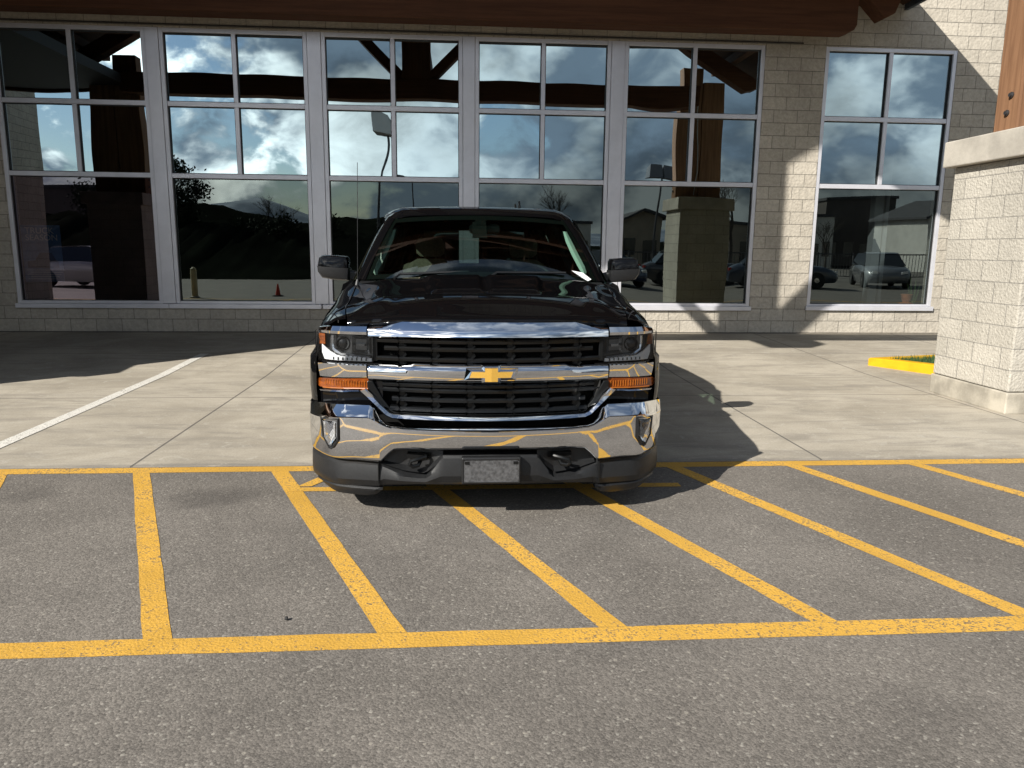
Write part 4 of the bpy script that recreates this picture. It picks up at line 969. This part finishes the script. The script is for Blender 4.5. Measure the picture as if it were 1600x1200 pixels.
# mirrors
for s in (-1, 1):
    bm = BM(); rings = []
    cx_ = TX+s*1.10
    for dy, k in ((-.085, .72), (-.075, .88), (-.045, .97), (0, 1.0), (.05, .97), (.06, .9)):
        outline = [(-.112, .060), (-.100, .084), (-.02, .092), (.085, .094), (.112, .078), (.124, .02), (.118, -.03), (.09, -.072), (.0, -.088), (-.11, -.094)]
        rings.append([(cx_+s*x*k, 5.86+dy, 1.345+z*k) for x, z in outline])
    loft(bm, rings, True, True); mir = obj('side_mirror', bm, [M['paint']], truck, smooth=40)
    bm = BM(); rings = []
    for dy, k in ((-.088, .70), (-.080, .90), (-.050, 1.0), (-.002, 1.02), (.04, .99)):
        outline = [(-.118, -.004), (-.0, .004), (.124, .012), (.120, -.03), (.09, -.074), (.0, -.090), (-.11, -.096)]
        rings.append([(cx_+s*x*k, 5.858+dy, 1.345+z*k) for x, z in outline])
    loft(bm, rings, True, True); obj('mirror_shell', bm, M['plastic'], mir, smooth=40)
    bm = BM(); beam(bm, (cx_-s*.09, 5.87, 1.295), (TX+s*.93, 5.88, 1.275), .10, .075); obj('mirror_arm', bm, M['plastic'], mir, smooth=0, bevel=.015)
    bm = BM(); bm.faces.new([bm.verts.new((cx_+s*x, 5.922, 1.345+z)) for x, z in [(-.10, .07), (.09, .08), (.11, 0), (.08, -.06), (-.10, -.08)]]); obj('mirror_glass', bm, M['chrome'], mir, smooth=0)
# wipers
bm = BM()
tube(bm, [(TX-.62, 5.38, 1.285), (TX-.58, 5.43, 1.315), (TX-.10, 5.45, 1.335)], .009, 6); tube(bm, [(TX+.05, 5.36, 1.30), (TX+.10, 5.42, 1.33), (TX+.60, 5.47, 1.33)], .009, 6)
obj('wiper', bm, M['plastic'], truck)
bm = BM(); tube(bm, [(TX-.873, 5.32, 1.225), (TX-.868, 5.325, 1.262), (TX-.866, 5.325, 1.28)], [.016, .012, .006], 8); tube(bm, [(TX-.866, 5.325, 1.28), (TX-.850, 5.345, 2.06)], .0022, 5); obj('antenna', bm, M['steel'], truck)
bm = BM()
for x, h in ((.335, .05), (.37, .075)): prism(bm, [(6.75, 1.838), (6.90, 1.838), (6.88, 1.838+h), (6.86, 1.838+h)], 0, TX+x-.007, TX+x+.007)
obj('roof_aerial', bm, M['black_gloss'], truck, smooth=0)
# cabin
bm = BM(); loft(bm, [[(TX+x, y, z) for x in (-.82, -.4, 0, .4, .82)] for y, z in ((5.40, 1.235), (5.70, 1.262), (5.98, 1.262), (6.06, 1.22), (6.08, .85))]); prism(bm, [(5.95, 1.25), (6.06, 1.25), (6.05, 1.315), (5.98, 1.325)], 0, TX+.25, TX+.62); obj('dashboard', bm, M['cabin'], truck, smooth=30)
bm = BM(); cw = Vector((TX+.43, 6.20, 1.20)); ax = Vector((0, -.85, .42)).normalized(); s1 = Vector((1, 0, 0)); s2 = ax.cross(s1).normalized()
tube(bm, [cw+.185*(math.cos(t)*s1+math.sin(t)*s2) for t in [k*math.pi/14 for k in range(28)]], .016, 8, closed=True)
for t in (.1, math.pi-.1, -math.pi/2): tube(bm, [cw, cw+.18*(math.cos(t)*s1+math.sin(t)*s2)], .016, 6)
lathe(bm, [(.075, -.02), (.08, .02), (.03, .035)], cw, axis=1, seg=16); obj('steering_wheel', bm, M['plastic'], truck)
for x in (-.42, .42):
    bm = BM(); rings = []
    for y, z, hw in ((6.75, .78, .25), (6.85, 1.0, .26), (6.93, 1.22, .25), (6.98, 1.36, .19), (7.0, 1.40, .12)): rings.append([(TX+x-hw, y, z), (TX+x-hw*.8, y-.07, z), (TX+x+hw*.8, y-.07, z), (TX+x+hw, y, z), (TX+x+hw*.8, y+.06, z), (TX+x-hw*.8, y+.06, z)])
    loft(bm, rings, True, True); st = obj('seat', bm, M['seat'], truck, smooth=50)
    bm = BM(); rings = []
    for z, hw in ((1.42, .09), (1.45, .125), (1.54, .13), (1.585, .10)): rings.append([(TX+x-hw, 6.95, z), (TX+x-hw*.7, 6.905, z), (TX+x+hw*.7, 6.905, z), (TX+x+hw, 6.95, z), (TX+x+hw*.7, 7.0, z), (TX+x-hw*.7, 7.0, z)])
    loft(bm, rings, True, True)
    for dx in (-.05, .05): tube(bm, [(TX+x+dx, 6.96, 1.36), (TX+x+dx, 6.96, 1.45)], .007, 6)
    obj('headrest', bm, M['seat'], st, smooth=50)
bm = BM(); box(bm, TX-.72, TX+.72, 7.55, 7.75, .7, 1.35); obj('rear_seat', bm, M['seat'], truck, smooth=0, bevel=.05)
bm = BM(); rings = []
for x, h in ((-.115, .022), (-.10, .036), (.10, .038), (.118, .024)): rings.append([(TX+x+.03, 5.99, 1.645-h), (TX+x+.03, 5.965, 1.645-h*.6), (TX+x+.03, 5.965, 1.645+h*.6), (TX+x+.03, 5.99, 1.645+h)])
loft(bm, rings, True, True); tube(bm, [(TX+.03, 5.97, 1.665), (TX+.02, 5.94, 1.70)], .012, 6); obj('cabin_mirror', bm, M['black_gloss'], truck)
bm = BM(); a, b = -.10, .0
loft(bm, [[wsp(u, v, .02) for u in (-.09, .06)] for v in (.56, .86)]); obj('sensor_cover', bm, M['cabin'], truck, smooth=0)
for s in (-1, 1):
    bm = BM(); loft(bm, [[(TX+s*(x-w_), y+.012, z), (TX+s*x, y, z), (TX+s*(x+w_), y+.012, z)] for x, y, z, w_ in ((.672, 6.06, 1.635, .014), (.700, 6.03, 1.56, .025), (.745, 5.99, 1.46, .028), (.79, 5.95, 1.37, .028), (.812, 5.93, 1.32, .022), (.80, 5.92, 1.29, .010))]); obj('pillar_trim', bm, M['trim_pale'], truck)  # added pale strips stand in for the light band behind the glass
# paper slip tucked under the glass edge, lying on it
tg = thing('paper_slip', 'white printed paper slip tucked at the corner of the truck windshield', 'paper', tuple(wsp(.86, .02, -.01)))
bm = BM(); q = [wsp(u, v, -.006) for u, v in ((.80, .125), (.90, .105), (.955, .02), (.915, -.005), (.865, .045))]
bm.faces.new([bm.verts.new(p) for p in q]); bm.faces.new([bm.verts.new(p+Vector((0, .001, -.001))) for p in q[::-1]]); obj('sheet', bm, M['paper'], tg, smooth=0, recalc=False)
bm = BM()
for k in range(3): loft(bm, [[wsp(u, v, -.0075) for u in (.835, .895-.005*k)] for v in (.088-.018*k, .092-.018*k)])
obj('printing', bm, M['ink'], tg, smooth=0)
# ------------------------------------------------------------------ what stands behind the camera and shows in the glass
M['hill'] = noisy(mat('dark_hillside', (0.008, 0.0095, 0.007), 0.95, spec=0.0), 0.25, 0.5)
M['snow'] = noisy(mat('mountain_face', (0.30, 0.34, 0.40), 0.9, spec=0.1), 0.006, 0.5, col2=(0.09, 0.12, 0.17), stretch=(1, 1, 2.2))  # blue-grey of distant haze mixed into the rock and snow colours
M['bark'] = noisy(mat('tree_bark', (0.05, 0.042, 0.035), 0.9), 12, 0.3)
M['leaf'] = noisy(mat('dark_foliage', (0.016, 0.024, 0.012), 0.9, spec=0.1), 2.5, 0.5)
M['pole'] = mat('painted_pole', (0.06, 0.06, 0.065), 0.5, 0.3)
M['wall_pale'] = noisy(mat('pale_render', (0.50, 0.49, 0.46), 0.9), 1, 0.12)
M['wall_dark'] = noisy(mat('brown_cladding', (0.07, 0.06, 0.055), 0.9), 1, 0.2)
M['wall_tan'] = noisy(mat('tan_cladding', (0.26, 0.22, 0.17), 0.9), 1, 0.2)
M['roof_dark'] = noisy(mat('dark_shingle', (0.05, 0.05, 0.055), 0.9), 3, 0.3)
M['dark_glass'] = mat('dark_window', (0.01, 0.012, 0.015), 0.05, 0, 0.6)
def ridge(name, prof, y0, y1, m, lab, rough, seed, rough_k=.14, n=70):
    bm = BM(); rows = []
    xa, xb = prof[0][0], prof[-1][0]
    for j in range(9):
        v = j/8; row = []
        for i in range(n+1):
            x = lerp(xa, xb, i/n); h = interp(prof, x); nz = mnoise.fractal(Vector((x*rough, v*3+seed, seed)), 0.8, 2.0, 5)
            k = sm(v*1.6) if v < .625 else 1-.35*(v-.625)
            row.append((x, lerp(y0, y1, v), -0.3+max(0, h*(k+rough_k*nz*k))))
        rows.append(row)
    loft(bm, rows); return tag(obj(name, bm, m, smooth=80), lab, kind='structure')
ridge('hillside', [(-160, 9), (-75, 7.5), (-50, 7.2), (-34, 6.6), (-27, 6.2), (-20, 4.6), (-9, 5.2), (2, 4.5), (15, 2.2), (40, 3.0), (70, 5), (160, 6)], -34, -90, M['hill'], 'dark wooded rise beyond the lot', .35, 3, .16, 300)
ridge('planted_bank', [(-70, 3.8), (-30, 3.6), (-16, 3.2), (-6, 2.6), (-2.5, 1.6), (-1.5, 0)], -8.5, -33, M['hill'], 'dark planted bank along the lot', 1.3, 5, .22, 260)
ridge('mountain', [(-2600, 60), (-1500, 100), (-1150, 130), (-850, 165), (-700, 178), (-540, 120), (-400, 70), (0, 70), (600, 60), (2400, 80)], -2300, -3400, M['snow'], 'distant snowy mountain', .006, 8)
def leafy(name, x, y, h, rad, lab, n=1500, seed=1, group=None):
    rnd = random.Random(seed)
    t = thing(name, lab, 'tree', (x, y, 0), group)
    bm = BM(); tube(bm, [(x, y, -.05), (x+.05, y, h*.3), (x-.05, y+.05, h*.6), (x, y, h*.92)], [.16, .13, .08, .02], 8)
    for k in range(12):
        a = rnd.uniform(0, 6.28); z0 = h*rnd.uniform(.3, .8); r = rad*rnd.uniform(.5, .9)
        tube(bm, [(x, y, z0), (x+math.cos(a)*r*.5, y+math.sin(a)*r*.5, z0+h*.06), (x+math.cos(a)*r, y+math.sin(a)*r, z0+h*.10)], [.05, .03, .01], 5)
    obj('trunk', bm, M['bark'], t)
    bm = BM(); cl = []
    for k in range(26):
        z = rnd.uniform(.25, 1.0); rr = rad*math.sin(math.pi*min(1, (z-.12)*.98))**.7*rnd.uniform(.3, 1); a = rnd.uniform(0, 6.28)
        cl.append(Vector((x+math.cos(a)*rr, y+math.sin(a)*rr, h*z)))
    for k in range(n):
        c = rnd.choice(cl); p = c+Vector((rnd.gauss(0, rad*.16), rnd.gauss(0, rad*.16), rnd.gauss(0, rad*.15)))
        if p.z < h*.12: continue
        q = Vector((rnd.gauss(0, 1), rnd.gauss(0, 1), rnd.gauss(0, 1))).normalized(); u = q.orthogonal().normalized()*rnd.uniform(.06, .13); v_ = q.cross(u).normalized()*rnd.uniform(.04, .08)
        bm.faces.new([bm.verts.new(p+d) for d in (-u, v_, u, -v_)])
    obj('crown', bm, M['leaf'], t, smooth=0, recalc=False)
def bare(name, x, y, h, lab, seed, group):
    rnd = random.Random(seed); t = thing(name, lab, 'tree', (x, y, 0), group)
    bt_ = BM(); bc = BM(); tube(bt_, [(x, y, -.05), (x+.03, y, h*.2), (x-.02, y, h*.42)], [h*.022, h*.018, h*.013], 7)
    def grow(p, d, l, r, dep):
        q = p+d*l; mid = p.lerp(q, .5)+Vector((rnd.uniform(-1, 1), rnd.uniform(-1, 1), 0))*l*.06
        tube(bc, [p, mid, q], [r, r*.8, r*.55], 5 if dep > 1 else 4)
        if dep == 0: return
        for k in range(3):
            nd = (d+Vector((rnd.uniform(-.75, .75), rnd.uniform(-.75, .75), rnd.uniform(-.1, .45)))).normalized()
            grow(p.lerp(q, rnd.uniform(.55, 1)), nd, l*rnd.uniform(.6, .82), r*.55, dep-1)
    for k in range(4): grow(Vector((x-.02, y, h*(.26+.05*k))), Vector((rnd.uniform(-.5, .5), rnd.uniform(-.5, .5), .9)).normalized(), h*.22, h*.010, 4)
    obj('trunk', bt_, M['bark'], t); obj('crown', bc, M['bark'], t)
leafy('leafy_tree', -17.9, -24.5, 6.4, 2.0, 'dark leafy tree mirrored at the left of the second window', 7000, 4)
leafy('leafy_tree', -23.5, -28, 5.0, 2.2, 'broad dark leafy tree mirrored behind the left timber post', 4500, 5)
G = 'bare trees along the lot'
bare('bare_tree', -16.2, -45, 6.6, 'small leafless tree mirrored at the right of the second window', 11, G)
bare('bare_tree', 16.8, -22, 6.4, 'leafless tree mirrored right of the right timber posts', 12, G)
bare('bare_tree', 8.2, -36, 7.0, 'leafless tree mirrored behind the truck roof', 13, G)
bare('bare_tree', 27.5, -30, 4.6, 'short leafless tree mirrored low in the right-hand window', 14, G)
# light poles
def light_pole(x, y, h, lab, k=1.0, twin=False):
    t = thing('light_pole', lab, 'lamp post', (x, y, 0), 'light poles in the lot')
    bm = BM(); lathe(bm, [(.26, -.05), (.26, .55), (.24, .58), (.001, .581)], (x, y, 0), seg=14); obj('base', bm, M['cap'], t)
    bm = BM(); tube(bm, [(x, y, .5), (x, y, h)], [.075*k, .05*k], 10); obj('pole', bm, M['pole'], t)
    for s in ((-1, 1) if twin else (0,)):
        bm = BM(); a = .42*k
        rings = [[(x+s*.45*k+p*a, y+q*a*1.2, h+z) for p, q in ((-1, -1), (1, -1), (1, 1), (-1, 1))] for z in (-.30*k,)] + [[(x+s*.45*k+p*a*.94, y+q*a*1.1, h+z+.18*k*(q+1)/2) for p, q in ((-1, -1), (1, -1), (1, 1), (-1, 1))] for z in (.42*k,)]
        loft(bm, rings, True, True); obj('lamp_head', bm, M['wall_pale'] if not twin else M['pole'], t, smooth=0, bevel=.03)
light_pole(-4.4, -18.7, 7.9, 'single light pole with a pale box head mirrored in the third window')
light_pole(-6.0, -75, 9.8, 'far light pole with a dark twin head mirrored just above the truck roof', 1.3, True)
light_pole(15.5, -33, 7.0, 'dark twin-headed light pole mirrored beside the right posts', 1.2, True)
# buildings
def house(x0, x1, y0, y1, h, m, lab, roof='flat', nwin=3, cat='building', door=True):
    t = thing('low_building', lab, cat, ((x0+x1)/2, (y0+y1)/2, 0))
    bm = BM()
    if roof == 'gable':
        xm = (x0+x1)/2; prism(bm, [(x0, 0), (x1, 0), (x1, h), (xm, h+(x1-x0)*.2), (x0, h)], 1, y0, y1)
    else: box(bm, x0, x1, y0, y1, 0, h)
    obj('wall', bm, m, t, smooth=0)
    bm = BM()
    if roof == 'gable':
        xm = (x0+x1)/2; hr = h+(x1-x0)*.2
        for s, xx in ((-1, x0), (1, x1)): prism(bm, [(xx+s*.4, h-.14), (xm, hr+.03), (xm, hr+.2), (xx+s*.4, h+.03)], 1, y0-.4, y1+.4)
    else: box(bm, x0-.15, x1+.15, y0-.15, y1+.15, h, h+.25)
    obj('roof', bm, M['roof_dark'], t, smooth=0)
    wd = (x1-x0)/nwin
    for k in range(nwin):
        xc = x0+wd*(k+.5); bm = BM()
        if door and k == nwin//2: box(bm, xc-.5, xc+.5, y1-.03, y1+.04, 0.02, 2.1); obj('door', bm, M['dark_glass'], t, smooth=0)
        else: box(bm, xc-wd*.28, xc+wd*.28, y1-.03, y1+.05, 1.0, min(h-.5, 2.3)); obj('window', bm, M['dark_glass'], t, smooth=0)
house(29.5, 33.0, -46, -40, 4.4, M['wall_pale'], 'pale flat-roofed building mirrored at the left of the right-hand window', nwin=3)
house(33.6, 40.0, -49, -43, 6.0, M['wall_dark'], 'tall dark clad building mirrored in the middle of the right-hand window', nwin=4)
house(35.5, 42.5, -38, -31, 4.0, M['wall_pale'], 'pale gabled building mirrored at the right of the right-hand window', 'gable', 3)
house(13.5, 16.5, -40, -35, 3.6, M['wall_tan'], 'low tan shed mirrored behind the right posts', 'gable', 2)
house(21.0, 24.5, -44, -38, 3.4, M['wall_tan'], 'small tan building mirrored by the right jamb of the fifth window', 'flat', 2)
house(-44, -31, -52, -44, 6.2, M['wall_dark'], 'long dark flat-roofed building mirrored behind the left timber post', 'flat', 6)
house(9.0, 12.6, -52, -47, 3.8, M['wall_pale'], 'pale shop building mirrored behind the right mirror of the truck', 'flat', 3)
# railing
t = thing('metal_railing', 'black metal railing mirrored low in the fifth and right-hand windows', 'fence', (16, -12.5, 0))
bm = BM(); tube(bm, [(7, -12.5, 1.35), (26, -12.5, 1.35)], .035, 6); obj('top_rail', bm, M['pole'], t)
bm = BM(); tube(bm, [(7, -12.5, .25), (26, -12.5, .25)], .025, 6); obj('bottom_rail', bm, M['pole'], t)
for k in range(11):
    bm = BM(); box(bm, 7+1.9*k-.04, 7+1.9*k+.04, -12.54, -12.46, -.02, 1.42); obj('post', bm, M['pole'], t, smooth=0)
bm = BM()
for k in range(120): x = 7.1+k*.157; box(bm, x-.009, x+.009, -12.509, -12.491, .25, 1.34)
obj('balusters', bm, M['pole'], t, smooth=0)['kind'] = 'stuff'
# bollard and marker cone
t = thing('bollard', 'cream painted bollard mirrored low in the second window', 'bollard', (-7.7, 2.4, 0))
bm = BM(); lathe(bm, [(.09, -.02), (.09, .80), (.075, .86), (.04, .89), (.001, .9)], (-7.7, 2.4, 0), seg=18); obj('post', bm, noisy(mat('cream_paint', (.55, .48, .30), .6), 8, .2), t)
bm = BM(); lathe(bm, [(.15, -.02), (.15, .03), (.095, .05), (.001, .051)], (-7.7, 2.4, 0), seg=18); obj('footing', bm, M['cap'], t)
t = thing('traffic_cone', 'slim red traffic cone mirrored low in the second window', 'cone', (-5.6, 1.2, 0))
bm = BM(); lathe(bm, [(.08, .03), (.022, .36), (.016, .38), (.001, .381)], (-5.6, 1.2, 0), seg=18); obj('cone', bm, mat('cone_red', (.60, .05, .02), .5), t)
bm = BM(); box(bm, -5.74, -5.46, 1.06, 1.34, -.004, .03); obj('foot', bm, M['rubber'], t, smooth=0, bevel=.01)
# parked cars
def car(x, y, rz, col, lab, hatch=False):
    t = thing('parked_car', lab, 'car', (x, y, 0), 'cars parked behind the camera'); t.rotation_euler.z = 0
    pm = mat('car_paint', col, .3, .1, .5, 1.0); rot = Matrix.Rotation(rz, 4, 'Z'); T = Matrix.Translation((x, y, 0))
    def put(bm, name, m, par, **k):
        bmesh.ops.transform(bm, matrix=T @ rot, verts=bm.verts); return obj(name, bm, m, par, **k)
    bm = BM(); rings = []
    for xx, zt, zb_, w_ in ((-2.22, .62, .42, .66), (-2.18, .80, .30, .78), (-1.9, .93, .22, .86), (-1.0, .95, .20, .89), (0, .96, .20, .90), (.9, .93, .20, .89), (1.7, .84, .22, .85), (2.1, .70, .26, .74), (2.22, .55, .36, .60)):
        rings.append([(xx, -w_*.9, zb_), (xx, -w_, (zb_+zt)*.48), (xx, -w_*.97, zt*.86), (xx, -w_*.84, zt), (xx, 0, zt+.03), (xx, w_*.84, zt), (xx, w_*.97, zt*.86), (xx, w_, (zb_+zt)*.48), (xx, w_*.9, zb_)])
    loft(bm, rings, True, True); put(bm, 'body', pm, t, smooth=50)
    r0 = -2.0 if hatch else -1.75
    def cab(k, dz, x_in):
        return [[(r0+.0+x_in, s_*.80*k, .93) for s_ in (-1, 1)], [(r0+.45+x_in, s_*.62*k, 1.42+dz) for s_ in (-1, 1)], [(.35-x_in, s_*.60*k, 1.44+dz) for s_ in (-1, 1)], [(1.10-x_in, s_*.78*k, .92) for s_ in (-1, 1)]]
    bm = BM(); c = cab(1.0, 0, 0); loft(bm, c); bm.faces.new([bm.verts.new(p[0]) for p in c]); bm.faces.new([bm.verts.new(p[1]) for p in c][::-1]); put(bm, 'cabin_glass', M['dark_glass'], t, smooth=0)
    bm = BM(); loft(bm, [[(a+dx, b*f, z) for b in (-.61, -.3, .3, .61)] for a, dx, f, z in ((r0+.36, 0, 1.0, 1.40), (r0+.55, 0, 1.02, 1.45), (-.5, 0, 1.02, 1.475), (.30, 0, 1, 1.455), (.44, 0, 1, 1.41))]); put(bm, 'roof', pm, t, smooth=60)
    for xx in (-1.38, 1.36):
        for s_ in (-1, 1):
            bm = BM(); lathe(bm, [(.18, -.1), (.31, -.1), (.33, -.06), (.33, .06), (.31, .1), (.18, .1)], (xx, s_*.80, .33), axis=1, seg=22); wh = put(bm, 'wheel', M['rubber'], t)
            bm = BM(); lathe(bm, [(.20, s_*.07), (.20, s_*.09), (.05, s_*.105), (.001, s_*.106)], (xx, s_*.80, .33), axis=1, seg=18); put(bm, 'rim', M['rim'], wh)
    for s_ in (-1, 1):
        bm = BM(); prism(bm, [(s_*.42, .60), (s_*.66, .62), (s_*.64, .72), (s_*.44, .70)], 0, 2.10, 2.19); put(bm, 'headlight', M['drl'], t, smooth=0)
        bm = BM(); prism(bm, [(s_*.50, .70), (s_*.74, .70), (s_*.72, .82), (s_*.5, .82)], 0, -2.23, -2.13); put(bm, 'tail_light', mat('tail_red', (.3, .01, .01), .2), t, smooth=0)
car(13.2, -5.2, .25, (.03, .04, .06), 'dark blue sedan mirrored low in the right-hand window')
car(18.8, -7.5, 1.9, (.14, .145, .155), 'silver hatchback mirrored at the right of the right-hand window', True)
car(6.4, -6.8, 1.2, (.02, .035, .09), 'deep blue hatchback mirrored beside the right mirror of the truck', True)
car(-13.6, -4.6, .3, (.32, .32, .33), 'white sedan mirrored between the left timber post and the poster')
car(11.0, -9.6, .1, (.03, .03, .035), 'charcoal sedan mirrored behind the right stone pillar')


rnd = random.Random(77)
leafy_labels = ['rounded dark shrub mirrored below the snowy mountain', 'tall dark shrub mirrored left of the leafless tree', 'low wide shrub mirrored right of the leafless tree', 'dark shrub mirrored at the left of the third window', 'dark shrub mirrored just left of the truck roof']
for (x, y, z, h, r), lab in zip(((-19.5, -21, 1.6, 1.7, 1.3), (-17.2, -22, 1.5, 2.0, 1.0), (-12.6, -22, 1.4, 1.5, 1.5), (-10.4, -21, 1.4, 1.7, 1.2), (-7.6, -22, 1.3, 1.8, 1.3)), leafy_labels):
    leafy('dark_shrub', x, y, h, r, lab, 1500, rnd.randint(1, 99), 'shrubs on the bank')
    o = [q for q in COL.objects if q.get('label') == lab][0]; o['category'] = 'shrub'; o.location.z += z
